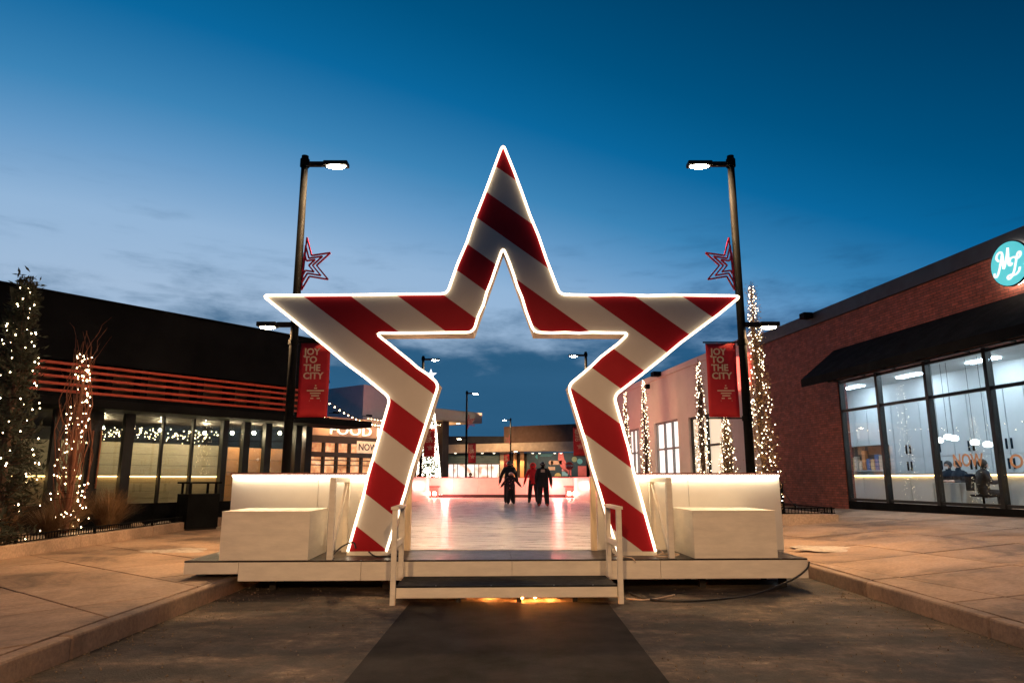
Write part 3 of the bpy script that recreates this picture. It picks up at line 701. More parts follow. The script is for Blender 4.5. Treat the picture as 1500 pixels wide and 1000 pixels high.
stroke([(.02, .02), (.1, .18), (.28, .20), (.46, .10), (.62, .22), (.60, .34), (.48, .30), (.36, .02), (.22, -.34), (.06, -.58), (-.10, -.66), (-.16, -.56), (-.02, -.50), (.22, -.56), (.42, -.46), (.50, -.30)], .022, 'script_letter')
# interior of the shop
int_w = mat('shop_white_wall', (.62, .66, .68), rough=.6, var=.05); cab_m = mat('cabinet_white', (.60, .65, .68), rough=.4, var=.04)
BK = -3.4; SE = s_e - .36
MB().box(S0, SE, BK - .4, -.31, FLR - .1, FLR).build('shop_floor', mat('shop_floor_grey', (.35, .34, .32), rough=.4), rb)
MB().box(S0, SE, BK - .1, BK, FLR, G_HEAD + .3).build('back_wall', int_w, rb)
MB().box(SE - .1, SE, BK, -.31, FLR, G_HEAD + .3).build('side_wall', int_w, rb)
MB().box(S0, SE, BK - .1, -.31, G_HEAD + .30, G_HEAD + .4).build('ceiling', int_w, rb)
for i in range(5):
    for j in range(2):
        MB().box(SE - 1.5 - i * 3.0 - 1.0, SE - 1.5 - i * 3.0, BK + .7 + j * 1.4, BK + .95 + j * 1.4, G_HEAD + .26, G_HEAD + .298).build('ceiling_light', mat('cool_light', (1, 1, 1), emit=(.80, .92, 1), es=42), rb)
cs = thing('wall_cabinet', 'tall white cabinet wall with dark handles inside the brick shop', 'cabinet', RB.w(0, BK, 0), RB.rz)
x = SE - .12; i = 0
while x > S0 + 1:
    for z0, z1 in ((FLR + .05, FLR + 1.55), (FLR + 1.57, G_HEAD - .35)):
        if z0 < 1.5 and x > s_j - 2.2: z0 = FLR + 1.3 if False else z0
        d = MB().box(x - .675, x - .015, .012, .05, z0, z1).build('cabinet_door', cab_m, cs, bevel=.004)
        hx = x - .60 if i % 2 == 0 else x - .09
        MB().box(hx - .02, hx + .02, .05, .09, (z0 + .12 if z0 > 2 else z1 - .42), (z0 + .42 if z0 > 2 else z1 - .12)).build('handle', black_metal, d)
    x -= .69; i += 1
ct = thing('service_counter', 'long white service counter with a glowing strip under its top inside the shop', 'counter', RB.w(0, -2.2, FLR), RB.rz)
zc = RB.pix(1400, 692, -2.15)[1] - FLR
xe = SE - .3; k = 0
while xe > S0 + 1:
    MB().box(xe - 1.16, xe - .01, -.5, 0, .0, zc - .06).build('front_panel', cab_m, ct, bevel=.004); xe -= 1.17
MB().box(S0 + 1, SE - .3, -.52, .06, zc - .055, zc).build('worktop', int_w, ct)
MB().box(S0 + 1, SE - .3, .03, .052, zc - .085, zc - .058).build('light_strip', mat('amber_strip', (1, .7, .4), emit=(1, .55, .20), es=14), ct)
# kitchen shelf opening with goods
sh = thing('display_shelf', 'lit shelf niche with warm goods behind the shop counter', 'shelf', RB.w(RB.s_at(1240, -3.1), BK + .1, FLR), RB.rz)
MB().box(-2.3, 0, .0, .25, 1.12, 1.16).build('shelf_board', int_w, sh); MB().box(-2.3, 0, -.04, .0, 1.16, 2.05).build('niche_back', mat('niche_brown', (.10, .07, .05)), sh); MB().box(-2.3, 0, .0, .25, 2.05, 2.09).build('shelf_board', int_w, sh)
rnd = random.Random(3)
for k in range(9):
    c = rnd.choice([(.55, .22, .08), (.5, .34, .18), (.25, .08, .05), (.1, .14, .3), (.6, .5, .4)]); x = -.15 - k * .24
    MB().box(x - .09, x + .09, .05, .18, 1.165, 1.165 + rnd.uniform(.3, .75)).build('goods_box', mat('goods%d' % (int(c[0] * 100)), c), sh, bevel=.01)
gold = mat('gold_letters', (.62, .34, .16), rough=.4)
aN, zN = RB.pix(1397, 683, -.1); aE = RB.pix(1441, 683, -.1)[0]
nw = RB.thing('window_lettering', 'gold words reading NOW on the shop window glass', 'lettering'); text('NOW', .44, gold, nw, (aN, -.095, zN), (R(90), 0, R(180)), ext=.003, bold=.006, width=abs(aN - aE))
aO, zO = RB.pix(1480, 685, -.1)
nw = RB.thing('window_lettering', 'gold word OPEN cut off at the right picture edge on the shop window', 'lettering'); text('OPEN', .44, gold, nw, (aO, -.095, zO), (R(90), 0, R(180)), ext=.003, bold=.006, width=abs(aN - aE) * 1.25)
for i, (px, py) in enumerate(((1376, 645), (1389, 640), (1398, 642), (1428, 648), (1447, 651))):
    a, z = RB.pix(px, py, -1.9)
    t = thing('pendant_lamp', ('%s white pendant lamp hanging over the shop counter' % ('first', 'second', 'third', 'fourth', 'last')[i]) + ' from the left', 'pendant lamp', RB.w(a, -1.9, z), 0, 'pendant lamps in the shop')
    MB().lathe((0, 0, -.07), [(.05, 0), (.11, .03), (.11, .12), (.04, .16)], 12).build('shade', mat('pendant_glow', (1, 1, 1), emit=(1, .93, .82), es=5), t); MB().tube([(0, 0, .09), (0, 0, G_HEAD + .3 - z)], .006, 5).build('cord', black_metal, t)

# ------------------------------------------------------------------ right: pale store beyond
pale_wall = mat('pale_store_wall', (.60, .50, .46), rough=.7, var=.06, scale=.6)
ws = RB.thing('pale_store', 'pale panelled store with tall lit windows beyond the brick building', 'building')
E0, E1 = s_e + .03, RB.s_at(906); PR = RB.pix(1028, 520)[1]
wins = []
for (pa, pb, pt) in ((1061, 1012, 607), (996, 961, 617), (938, 921, 629), (914, 908, 636)):
    wins.append((RB.pix(pa, 692)[0], RB.pix(pb, 692)[0], RB.pix((pa + pb) / 2, pt)[1]))
cuts = [E0] + [v for w_ in wins for v in w_[:2]] + [E1]
for i in range(0, len(cuts), 2):
    a, b = cuts[i], cuts[i + 1]; n = max(1, round((b - a) / 2.2))
    for j in range(n): MB().box(a + (b - a) * j / n + .008, a + (b - a) * (j + 1) / n - .008, -.3, 0, 0, PR - .30).build('wall_panel', pale_wall, ws)
for a, b, z in wins: MB().box(a, b, -.3, -.002, z + .05, PR - .30).build('wall_panel', pale_wall, ws)
MB().box(E0, E1, -.34, -.31, 0, PR - .3).build('inner_wall', pale_wall, ws)
MB().box(E0, E1 + .05, -8, .07, PR - .298, PR).build('parapet', pale_wall, ws, bevel=.02)
MB().box(E1 - .02, E1, -8, -.35, 0, PR - .3).build('end_wall', pale_wall, ws)
lit_white = mat('lit_window_white', (.9, .9, .9), emit=(1, .97, .93), es=1.05, var=.05); lit_warm = mat('lit_window_warm', (.9, .8, .7), emit=(1, .80, .56), es=.75, var=.1)
grey_fr = mat('grey_frame', (.25, .24, .23), rough=.5)
for i, (a, b, z) in enumerate(wins):
    wd = MB().box(a, b, -.30, -.25, .4, z).build('window', lit_warm if i == 0 else lit_white, ws)
    zm = .4 + (z - .4) * .66
    for u in ((0, .5, 1) if i == 0 else (0, .33, .66, 1)):
        x = a + (b - a) * u; MB().box(x - .05, x + .05, -.24, -.12, .4, z).build('window_bar', frame_m if i == 0 else grey_fr, wd)
    for zz in (zm, z): MB().box(a, b, -.245, -.125, zz - .05, zz + .05).build('window_bar', frame_m if i == 0 else grey_fr, wd)
a, z = RB.pix(968, 548); MB().box(a - .25, a + .25, .07, .5, z - .12, z + .12).build('roof_floodlight', black_metal, ws)
a, z = RB.pix(951, 566); MB().box(a - .12, a + .12, .0, .2, z - .12, z + .12).build('wall_light', black_metal, ws)
neon = mat('red_neon', (1, .2, .15), emit=(1, .13, .09), es=2.6)
a0, z0 = RB.pix(1072, 573, .1); a1, z1 = RB.pix(1099, 573, .1); zt = RB.pix(1096, 516, .1)[1]
hs = RB.thing('store_sign', 'red glowing H&M letters on the pale store wall behind the pole', 'sign')
text('H&M', (zt - z1) * 1.25, neon, hs, (a0, .12, z0), (R(90), 0, R(180)), ext=.05, bold=.02, shear=.25, width=abs(a0 - a1))

# ------------------------------------------------------------------ left: dark building with red louvres
LB = Frame(-12.5, 17, -.622, -.783)
lb = LB.thing('dark_building', 'low dark building with red louvre slats above its glass front', 'building')
e_s = LB.s_at(452); S1 = 9.0
zt = LB.pix(200, 455)[1]; zf = LB.pix(180, 537, .5)[1]
fas = mat('dark_fascia', (.007, .008, .009), rough=.85, var=.2, scale=.8, spec=.12)
MB().box(e_s, S1, -8, .55, zf, zt - .06).build('fascia', fas, lb); MB().box(e_s - .03, S1, -8, .60, zt - .058, zt).build('roof_edge', black_metal, lb)
slat_m = mat('red_louvre', (.62, .075, .028), rough=.5, var=.12)
zs = [LB.pix(33, y, .5)[1] for y in (525, 535, 545.5, 556.5, 567)]
for z in zs: MB().box(LB.s_at(470, .5), LB.s_at(22, .5), .46, .52, z - .035, z + .035).build('louvre_slat', slat_m, lb, bevel=.006)
zc1 = LB.pix(180, 583, .5)[1]; zc0 = LB.pix(230, 606, .9)[1]
MB().box(e_s, S1, -.06, 0, zc1, zf).build('bay_wall', mat('bay_brown', (.085, .05, .032), rough=.8, var=.3), lb)
for px in (81, 141, 194, 242, 279, 327, 365, 400):
    s_ = LB.s_at(px, .3); MB().box(s_ - .09, s_ + .09, .002, .44, zc1, zf).build('louvre_post', black_metal, lb)
MB().box(LB.s_at(535, .9), S1, -.3, 1.15, zc0 + .02, zc0 + .24).build('canopy', fas, lb, bevel=.02)
MB().box(e_s, S1, -.06, .7, zc0 + .242, zc1).build('canopy_beam', black_metal, lb)
GZ = .95
LF = .55
MB().box(e_s, S1, -.14, .05, .15, GZ - .06).build('base_wall', black_metal, lb)
cols = [(68, 82), (120, 141), (174, 188), (231.5, 234.5), (276.5, 279.5), (320, 328), (351, 360), (383, 392), (428, 437), (443, 452), (-60, -48), (20, 24)]
for a, b in cols:
    s0, s1 = sorted((LB.s_at(a, 0), LB.s_at(b, 0))); MB().box(s0, s1, -.12, .08 if b - a > 5 else .02, GZ - .06, zc0 + .02).build('column' if b - a > 5 else 'mullion', frame_m, lb)
cuts = [(-48, 20), (24, 68), (82, 120), (141, 174), (188, 231.5), (234.5, 276.5), (279.5, 320), (328, 351), (360, 383), (392, 428)]
for a, b in cuts:
    s0, s1 = sorted((LB.s_at(a), LB.s_at(b))); MB().box(s0 + .005, s1 - .005, -.06, -.05, GZ - .05, zc0).build('pane', glass_dim, lb)
copper = mat('copper_handle', (.50, .20, .10), rough=.35, metal=.6)
for px in (130, 142.5):
    s_, _ = LB.pix(px, 690, .16); z1 = LB.pix(px, 630, .16)[1]; z0 = LB.pix(px, 715, .16)[1]
    h = MB().tube([(s_, .16, z0), (s_, .16, z1)], .022, 8).build('door_handle', copper, lb)
    for z in (z0 + .1, (z0 + z1) / 2, z1 - .08): MB().tube([(s_, .16, z), (s_, .0, z)], .012, 6).build('standoff', copper, h)
# interior of the dark building
wood_in = mat('interior_boards', (.42, .36, .26), rough=.6, var=.12, stretch=(1, 1, 8)); warm_in = mat('interior_amber', (.55, .26, .11), rough=.6)
MB().box(e_s + .1, S1, -7, -.13, LF - .1, LF).build('floor', mat('dark_floor', (.08, .06, .05), rough=.4), lb)
MB().box(e_s + .1, S1, -7.1, -7, LF, zf).build('back_wall', mat('dark_wall', (.05, .04, .035)), lb)
MB().box(e_s + .1, S1, -7, -.13, zc0 + .03, zc0 + .13).build('ceiling', mat('dark_ceiling', (.04, .03, .028)), lb)
MB().box(e_s, e_s + .1, -7, -.13, GZ, zc0 + .02).build('end_frame', frame_m, lb)
zst = LB.pix(200, 695, -1.8)[1]
bc = thing('bar_counter', 'long boarded bar with a glowing strip behind the dark glass front', 'bar', LB.w(0, -1.8, LF), LB.rz)
sa, sb = LB.s_at(318, -1.8), LB.s_at(-40, -1.8)
nb = 5
for j in range(nb):
    h = (zst - LF - .06) / nb; MB().box(sa, sb, -.4, 0, h * j + .004, h * (j + 1) - .004).build('front_board', wood_in, bc)
MB().box(sa, sb, -.42, .10, zst - LF - .03, zst - LF).build('bar_top', wood_in, bc); MB().box(sa, sb, .05, .085, zst - LF - .07, zst - LF - .032).build('light_strip', mat('amber_strip2', (1, .7, .4), emit=(1, .58, .22), es=9), bc)
zb = LB.pix(200, 648, -3.2)[1]
sw = thing('screen_wall', 'half height pale boarded screen behind the glowing bar', 'screen', LB.w(0, -3.2, LF), LB.rz)
for j in range(6):
    h = (zb - LF) / 6; MB().box(LB.s_at(330, -3.2), sb, -.06, 0, h * j + .005, h * (j + 1) - .005).build('screen_board', wood_in, sw)
wr = thing('amber_partition', 'amber lit boarded partition behind the right bays of the dark building', 'partition', LB.w(0, -1.2, LF), LB.rz)
zb2 = LB.pix(380, 656, -1.2)[1]
for j in range(5):
    h = (zb2 - LF) / 5; MB().box(LB.s_at(452, -1.2) + .3, LB.s_at(331, -1.2), -.06, 0, h * j + .005, h * (j + 1) - .005).build('partition_board', warm_in, wr)
for i, (px, py, off) in enumerate(((340, 634, -.8), (372, 634, -.8), (410, 634, -.8), (300, 634, -2.4), (235, 630, -2.4), (150, 626, -2.4))):  # globes added to brighten the bar, the screen and the right bays
    s_, z = LB.pix(px, py, off)
    t = thing('added_globe_lamp', ('%s small warm globe lamp added inside the dark building' % ('third', 'second', 'first', 'fourth', 'fifth', 'sixth')[i]) + ' from the right', 'lamp', LB.w(s_, off, z), 0, 'added globe lamps inside the dark building')
    MB().ball((0, 0, 0), .05, .05, .05).build('globe', mat('globe_glow', (1, .8, .6), emit=(1, .76, .48), es=620), t, smooth=True); MB().tube([(0, 0, .05), (0, 0, max(.15, zc0 - z))], .008, 5).build('cord', black_metal, t)
rnd = random.Random(8); pts = []  # bulbs added behind the glass, standing for string lights reflected in it
for k in range(170):
    u = rnd.random(); off = -.7; pts.append(LB.w(LB.s_at(145 + 175 * u, off), off - rnd.uniform(0, 1.0), LB.pix(200, 633, off)[1] + .12 * math.sin(u * 40) + rnd.gauss(0, .06)))
tag(bulbs(pts, .014, bulb_m), 'added string lights behind the dark glass front, standing for reflections in it', 'string lights')
# waste bin
bs, bz = LB.s_at(290, 1.4), SW
p = on_z(288, 748, SW + .15)
p = Vector((-8.75 * .98, 19.6, 0)); p.x = ray(290, 740).x / ray(290, 740).y * p.y
wb = thing('waste_bin', 'dark square waste bin with a raised lid before the glass front', 'bin', (p.x, p.y, SW), LB.rz)
MB().box(-.45, .45, -.3, .3, .05, .95).build('body', black_metal, wb, bevel=.01); MB().box(-.42, .42, -.28, .28, 0, .05).build('plinth', dark_metal, wb)
for x in (-.36, .36):
    for y in (-.22, .22): MB().box(x - .025, x + .025, y - .025, y + .025, .951, 1.22).build('lid_post', black_metal, wb)
MB().box(-.47, .47, -.32, .32, 1.222, 1.27).build('lid', black_metal, wb, bevel=.008)

# ------------------------------------------------------------------ planters with low railings
def railing(parent_name, label, a, b, z, h=.15, bay=2.4):
    a = Vector(a); b = Vector(b); L = (b - a).length; rz = math.atan2((b - a).y, (b - a).x)
    t = thing('low_railing', label, 'railing', (a.x, a.y, z), rz, 'low black planter railings')
    MB().box(0, L, -.012, .012, h - .025, h).build('top_rail', black_metal, t); MB().box(0, L, -.012, .012, .012, .034).build('bottom_rail', black_metal, t)
    mb = MB(); x = .05
    while x < L: mb.box(x - .007, x + .007, -.007, .007, .034, h - .025); x += .085
    mb.build('balusters', black_metal, t, kind='stuff')
    for i in range(int(L / bay) + 1): MB().box(i * bay - .02, i * bay + .02, -.02, .02, 0, h + .012).build('railing_post', black_metal, t)
PX = -8.72
pw = thing('planter_wall', 'low concrete planter wall along the left sidewalk', 'planter wall')
y = 3.0
while y < 22.8:
    MB().box(PX - .18, PX, y + .004, min(y + 2.9, 22.8) - .004, SW - .1, SW + .22).build('wall_block', planter_c, pw, bevel=.015); y += 2.9
railing('', 'low black railing on the left planter wall', (PX - .09, 3.2), (PX - .09, 22.5), SW + .22)
soil = mat('planter_mulch', (.06, .042, .03), rough=.9, var=.4, scale=6, bump=.8, bscale=30)
struct(MB().prism([(PX - .18, 3, 0), (PX - .18, 22.8, 0), (-9.6, 21.2, 0), (-12.3, 17.6, 0), (-16, 12.8, 0), (-16, 3, 0)], (0, 0, SW + .12)).build('planter_soil', soil))
snow('snow_patch', 'long bank of old snow behind the left planter railing', PX - .38, 14.0, .24, 4.6, .16, SW + .10, 8)
snow('snow_patch', 'small heap of old snow at the far end of the left planter', PX - .5, 18.9, .3, .9, .14, SW + .10, 9)
rock_m = mat('planter_rock', (.36, .28, .2), rough=.85, var=.25, bump=.6, bscale=12)
def rock(x, y, z, r, label, seed):
    rnd = random.Random(seed); mb = MB().ball((0, 0, 0), r, r * .8, r * .6, 9, 6); mb.v = [tuple(c * rnd.uniform(.82, 1.12) for c in v) for v in mb.v]
    o = mb.build('rock', rock_m); o.location = (x, y, z + r * .35); tag(o, label, 'rock', 'rocks in the left planter')
rock(PX - .55, 13.6, SW + .12, .26, 'rounded tan rock by the left planter railing', 1); rock(PX - .45, 17.6, SW + .12, .2, 'small tan rock near the snow at the planter end', 2)
# ornamental grass clumps
grass_m = [mat('dry_grass', (.26, .15, .065), rough=.8, var=.35, scale=8), mat('dry_grass_dark', (.17, .10, .045), rough=.8, var=.35, scale=8)]
def grass(x, y, h, sp, n, label, seed):
    rnd = random.Random(seed); mb = MB()
    for i in range(n):
        a = rnd.uniform(0, 6.283); r0 = rnd.uniform(0, .16) * sp; ln = h * rnd.uniform(.55, 1.1); out = rnd.uniform(.1, .75) * sp; w = rnd.uniform(.004, .009)
        bx, by = x + r0 * math.cos(a), y + r0 * math.sin(a); dx, dy = math.cos(a), math.sin(a); px, py = -dy * w, dx * w; vs = []
        for t in (0, .4, .75, 1):
            ox = out * t ** 1.8; zz = ln * (t - .28 * t * t * out); k = 1 - t * .9; cx, cy = bx + dx * ox, by + dy * ox
            vs += [(cx - px * k, cy - py * k, SW + .10 + zz), (cx + px * k, cy + py * k, SW + .10 + zz)]
        mb.add(vs, [(0, 1, 3, 2), (2, 3, 5, 4), (4, 5, 7, 6)])
    o = mb.build('grass_clump', grass_m[seed % 2]); o['kind'] = 'thing'; del o['kind']; tag(o, label, 'grass', 'dry grass clumps in the left planter')
GC = [(-9.35, 11.6, .85, .9, 'dry grass clump nearest the left picture edge'), (-9.9, 12.6, 1.0, 1.0, 'tall dry grass clump under the dark evergreen'), (-9.3, 12.9, .8, .9, 'dry grass clump beside the rounded rock'),
      (-10.2, 14.2, 1.05, 1.0, 'dry grass clump left of the wire thin lit tree'), (-9.5, 15.3, .85, 1.0, 'dry grass clump just right of the thin lit tree'), (-10.0, 16.0, .95, 1.1, 'dry grass clump before the door handles'),
      (-9.4, 16.7, .85, 1.0, 'dry grass clump next to the last but one clump'), (-9.9, 17.5, .85, 1.0, 'dry grass clump farthest along the left planter'), (-10.6, 13.2, 1.0, 1.0, 'dry grass clump at the back below the evergreen'), (-9.15, 14.2, .6, .8, 'small dry grass tuft at the foot of the thin lit tree')]
for i, (x, y, h, sp, lab) in enumerate(GC): grass(x, y, h * 1.25, sp * 1.05, 800, lab, i + 20)
# right small planter with railing and post
p0 = on_z(1140, 766, SW + .08); 
rp = thing('planter_wall', 'short concrete planter kerb behind the right end of the platform', 'planter wall', (0, 0, 0))
A = Vector((7.25, 16.1, 0)); 
q = on_z(1230, 767, zr(7.6)); qy = q.y; qx = q.x
MB().box(qx - 2.3, qx, qy, qy + .18, SW, zr(qx) + .17).build('wall_block', planter_c, rp, bevel=.015); MB().box(qx - .18, qx, qy + .184, qy + 5.5, SW, zr(qx) + .17).build('wall_block', planter_c, rp, bevel=.015)
railing('', 'low black railing on the right planter kerb', (qx - 2.25, qy + .09, 0), (qx - .05, qy + .09, 0), zr(qx) + .17, .17)
railing('', 'low black railing along the far right planter kerb beside the brick wall', (qx - .09, qy + .2, 0), (qx - .09, qy + 5.4, 0), zr(qx) + .17, .17)
struct(MB().box(qx - 2.3, qx - .184, qy + .184, qy + 5.4, SW, zr(qx) + .08).build('planter_soil', soil))
p = on_z(1149, 771, zr(5.9)); bp = thing('barrier_post', 'black barrier post with round foot right of the platform', 'post', (p.x, p.y, zr(p.x)))
MB().lathe((0, 0, 0), [(.20, 0), (.20, .03), (.15, .07), (.05, .09)], 18).build('foot', black_metal, bp); MB().tube([(0, 0, .08), (0, 0, .98)], .042, 12).build('shaft', black_metal, bp); MB().ball((0, 0, 1.0), .055, .055, .055).build('finial', black_metal, bp, smooth=True)
cable('barrier_rope', 'thin black chain hanging from the barrier post', [(p.x, p.y, zr(p.x) + .95), (p.x + .35, p.y + .2, zr(p.x) + .5), (p.x + .9, p.y + .4, zr(p.x) + .3), (p.x + 1.6, p.y + .5, zr(p.x) + .33)], .010, cable_m)

# ------------------------------------------------------------------ far left: food hall
FH = Frame(-12.2, 46, -.622, -.783)
fh = FH.thing('food_hall', 'warmly lit food hall with glowing letters behind the left star leg', 'building')
fa, fb = FH.s_at(640), FH.s_at(440)
zsg0, zsg1 = FH.pix(500, 639)[1], FH.pix(520, 613)[1]
hall_wall = mat('hall_pale_wall', (.52, .36, .26), rough=.7, var=.1, scale=.7); hall_dark = mat('hall_dark_frame', (.03, .018, .014), rough=.6)
MB().box(fa, fb, -6, 0, zsg0, zsg1).build('sign_wall', hall_wall, fh)
MB().box(fa, fb, -.2, .08, zsg0 - .45, zsg0 - .004).build('band', hall_dark, fh)
# upper block with a corner turned to the street
cs_, cz_ = FH.pix(533, 563, -2); cb_ = FH.pix(480, 569)[0]
up = MB().box(FH.s_at(610, -2), cs_, -14, -2, zsg1, cz_).build('upper_block', mat('hall_upper', (.75, .66, .64), rough=.75, var=.05), fh)
vs_, vz = FH.pix(508, 568, -6)
MB().box(cs_ - .9, cs_ - .2, -8.2, -7.4, cz_, cz_ + .5).build('vent_curb', grey_fr, fh)
MB().lathe((cs_ - .55, -7.8, cz_ + .5), [(.35, 0), (.35, .15), (.62, .2), (.5, .75), (.25, .85)], 12).build('roof_vent', black_metal, fh)
zw0, zw1 = .2, zsg0 - .45
lit_amber = mat('lit_window_amber', (.8, .5, .3), emit=(1, .50, .22), es=1.05, var=.2)
nt = lit_amber.node_tree; b_ = nt.nodes['Principled BSDF']; tc_ = N(nt, 'ShaderNodeTexCoord'); vo = N(nt, 'ShaderNodeTexNoise'); vo.inputs['Scale'].default_value = 2.3; vo.inputs['Detail'].default_value = 8; vo.inputs['Roughness'].default_value = .75
nt.links.new(tc_.outputs['Object'], vo.inputs['Vector']); rp_ = ramp(nt, [(.36, (.10, .025, .01)), (.5, (.75, .30, .11)), (.62, (1, .62, .34)), (.72, (1, .85, .62))]); nt.links.new(vo.outputs[0], rp_.inputs[0]); nt.links.new(rp_.outputs[0], b_.inputs['Emission Color'])
MB().box(fa, fb, -.35, -.25, zw0, zw1 - .004).build('lit_interior', lit_amber, fh)
x = fa; i = 0
while x < fb:
    MB().box(x - .07, x + .07, -.2, .05, zw0, zw1 - .004).build('window_post', hall_dark, fh); x += 1.05; i += 1
zm1 = FH.pix(500, 666)[1]; zm0 = FH.pix(500, 662)[1]
for z, h in ((zm1, .32), (FH.pix(500, 681)[1], .06), (FH.pix(500, 674)[1], .06)): MB().box(fa, fb, -.21, .055, z - h / 2, z + h / 2).build('window_rail', hall_dark, fh)
a, z = FH.pix(522, 663, .1); a2, z2 = FH.pix(553, 647, .1)
nb_ = thing('open_banner', 'white banner with dark words NOW OPEN on the food hall', 'banner', FH.w(0, .1, 0), FH.rz)
MB().box(a2, a, 0, .03, z, z2).build('sheet', mat('banner_glow_white', (.75, .6, .45), emit=(1, .75, .5), es=.35), nb_)  # unlit cloth: its lamplit look is put in as a faint glow
text('NOW O', (z2 - z) * .78, hall_dark, nb_, (a - .12, .035, z + (z2 - z) * .24), (R(90), 0, R(180)), ext=.003, bold=.01)
sgn = thing('hall_sign', 'white glowing letters FOOD LO on the food hall wall', 'sign', FH.w(0, .05, 0), FH.rz)
a, z = FH.pix(481, 635, .05); a2 = FH.pix(574, 635, .05)[0]; z2 = FH.pix(500, 622, .05)[1]
let = mat('letter_glow', (1, .9, .8), emit=(1, .86, .70), es=1.15); 
text('FOOD LO', (z2 - z) * 1.38, let, sgn, (a, .06, z), (R(90), 0, R(180)), ext=.05, bold=.0, spacing=1.05, width=abs(a - a2))
# wash lamps over the sign wall
for k in range(4):
    x = fa + (fb - fa) * (k + .7) / 4.4
    wl = thing('wash_lamp', 'warm wash lamp number along the top of the food hall sign wall', 'lamp', FH.w(x, .75, zsg1 + .15), FH.rz, 'wash lamps above the food hall sign'); wl['label'] = ('rightmost', 'second from right', 'third from right', 'leftmost')[k] + ' warm wash lamp above the food hall sign'
    MB().box(-.2, .2, -.08, .08, 0, .12).build('housing', black_metal, wl); MB().bar((0, -.08, .06), (0, -.75, .06), .04).build('arm', black_metal, wl)
    ld = bpy.data.lights.new('wash', 'SPOT'); ld.energy = 320; ld.color = (1, .55, .25); ld.spot_size = R(130); ld.spot_blend = .6; ld.shadow_soft_size = .2
    lo = bpy.data.objects.new('wash_light', ld); col.objects.link(lo); lo.parent = wl; lo.location = (0, 0, -.05); lo.rotation_euler = (R(-20), 0, 0)
# white roof canopy that ends in the sky, on dark posts
cp = FH.thing('roof_canopy', 'white flat roof canopy on dark posts beside the lit tree cone', 'canopy')
c0, zc_t = FH.pix(706, 605); c0b, zc_b = FH.pix(706, 620); c1 = FH.s_at(590)
MB().box(c0, c1, -8, 0, zc_b, zc_t).build('roof_slab', mat('canopy_white', (.34, .29, .28), rough=.6, var=.04), cp)
MB().box(c0 + .6, c1, -7.5, -.5, zc_b - .03, zc_b - .004).build('soffit', mat('soffit_warm', (.6, .42, .25), rough=.5), cp)
for k in range(3):
    s_ = c0 + 1.6 + k * 2.2; MB().lathe((s_, -1.2, zc_b - .07), [(.16, 0), (.16, .035)], 12).build('downlight', mat('downlight_glow', (1, .8, .6), emit=(1, .72, .4), es=9), cp)
s_, _ = FH.pix(652, 690, -.5); MB().box(s_ - .35, s_ + .35, -1.2, -.5, SW, FH.pix(652, 616, -.5)[1]).build('column', mat('canopy_column', (.05, .035, .03)), cp)
ld = bpy.data.lights.new('canopy', 'AREA'); ld.shape = 'RECTANGLE'; ld.size = 5; ld.size_y = 1; ld.energy = 160; ld.color = (1, .65, .35)
lo = bpy.data.objects.new('canopy_light', ld); col.objects.link(lo); lo.parent = cp; lo.location = (c0 + 4, -2.4, zc_b - 1.0); lo.rotation_euler = (R(180), 0, 0)

# ------------------------------------------------------------------ far end building
YF = 85
fe = thing('end_building', 'low building with white fascia closing the far end of the street', 'building', (0, YF, 0))
def fx(px): return at(px, 690, YF).x
def fz(py, px=750): return at(px, py, YF).z
brown = mat('end_brown_roof', (.20, .12, .085), rough=.8, var=.1); fwhite = mat('end_fascia_white', (.60, .50, .40), rough=.6)
MB().box(fx(560), fx(738), 1, 10, fz(651), fz(638)).build('dark_roof', mat('end_dark_roof', (.03, .035, .045), rough=.8), fe)
MB().prism([(fx(738), .3, fz(648)), (fx(900), .3, fz(646)), (fx(900), .3, fz(618)), (fx(738), .3, fz(624.5))], (0, 10, 0)).build('upper_wall', brown, fe)
MB().prism([(fx(600), -1.5, fz(664)), (fx(900), -1.5, fz(659)), (fx(900), -1.5, fz(645.5)), (fx(600), -1.5, fz(653.5))], (0, 4, 0)).build('fascia', fwhite, fe)
for px in (668, 690, 707, 724, 780, 790, 812, 821): MB().lathe((fx(px), -1.3, fz(663) - .12), [(.13, 0), (.13, .04)], 10).build('downlight', mat('downlight_white', (1, 1, 1), emit=(1, .85, .62), es=6), fe)
MB().box(fx(560), fx(900), 2.6, 3, 0, fz(662)).build('back_wall', mat('end_dark_wall', (.05, .04, .038)), fe)
MB().box(fx(640), fx(731), 1.6, 2.2, fz(678), fz(664.5)).build('transom_panel', mat('teal_louvre', (.05, .14, .18), rough=.5), fe)
mb = MB(); z = fz(677)
while z < fz(665): MB().box(fx(642), fx(730), 1.5, 1.598, z, z + .12).build('louvre_slat', mat('teal_slat', (.10, .26, .33), rough=.4), fe); z += .22
xw = [640, 654, 662, 668, 680, 694, 700, 713, 719, 731]
lit_shop = mat('lit_shop_pattern', (.9, .9, .9), emit=(1, 1, 1), es=1.15); nt = lit_shop.node_tree; b_ = nt.nodes['Principled BSDF']; tc_ = N(nt, 'ShaderNodeTexCoord'); vo = N(nt, 'ShaderNodeTexNoise'); vo.inputs['Scale'].default_value = 1.6; vo.inputs['Detail'].default_value = 5
nt.links.new(tc_.outputs['Object'], vo.inputs['Vector']); rp_ = ramp(nt, [(.36, (.4, .16, .10)), (.44, (1, .62, .5)), (.54, (1, .93, .86)), (.7, (.86, .95, 1))]); nt.links.new(vo.outputs[0], rp_.inputs[0]); nt.links.new(rp_.outputs[0], b_.inputs['Emission Color'])
for i in range(len(xw) - 1): MB().box(fx(xw[i]) + .06, fx(xw[i + 1]) - .06, 2.0, 2.2, .2, fz(679.5)).build('shop_window', lit_shop, fe)
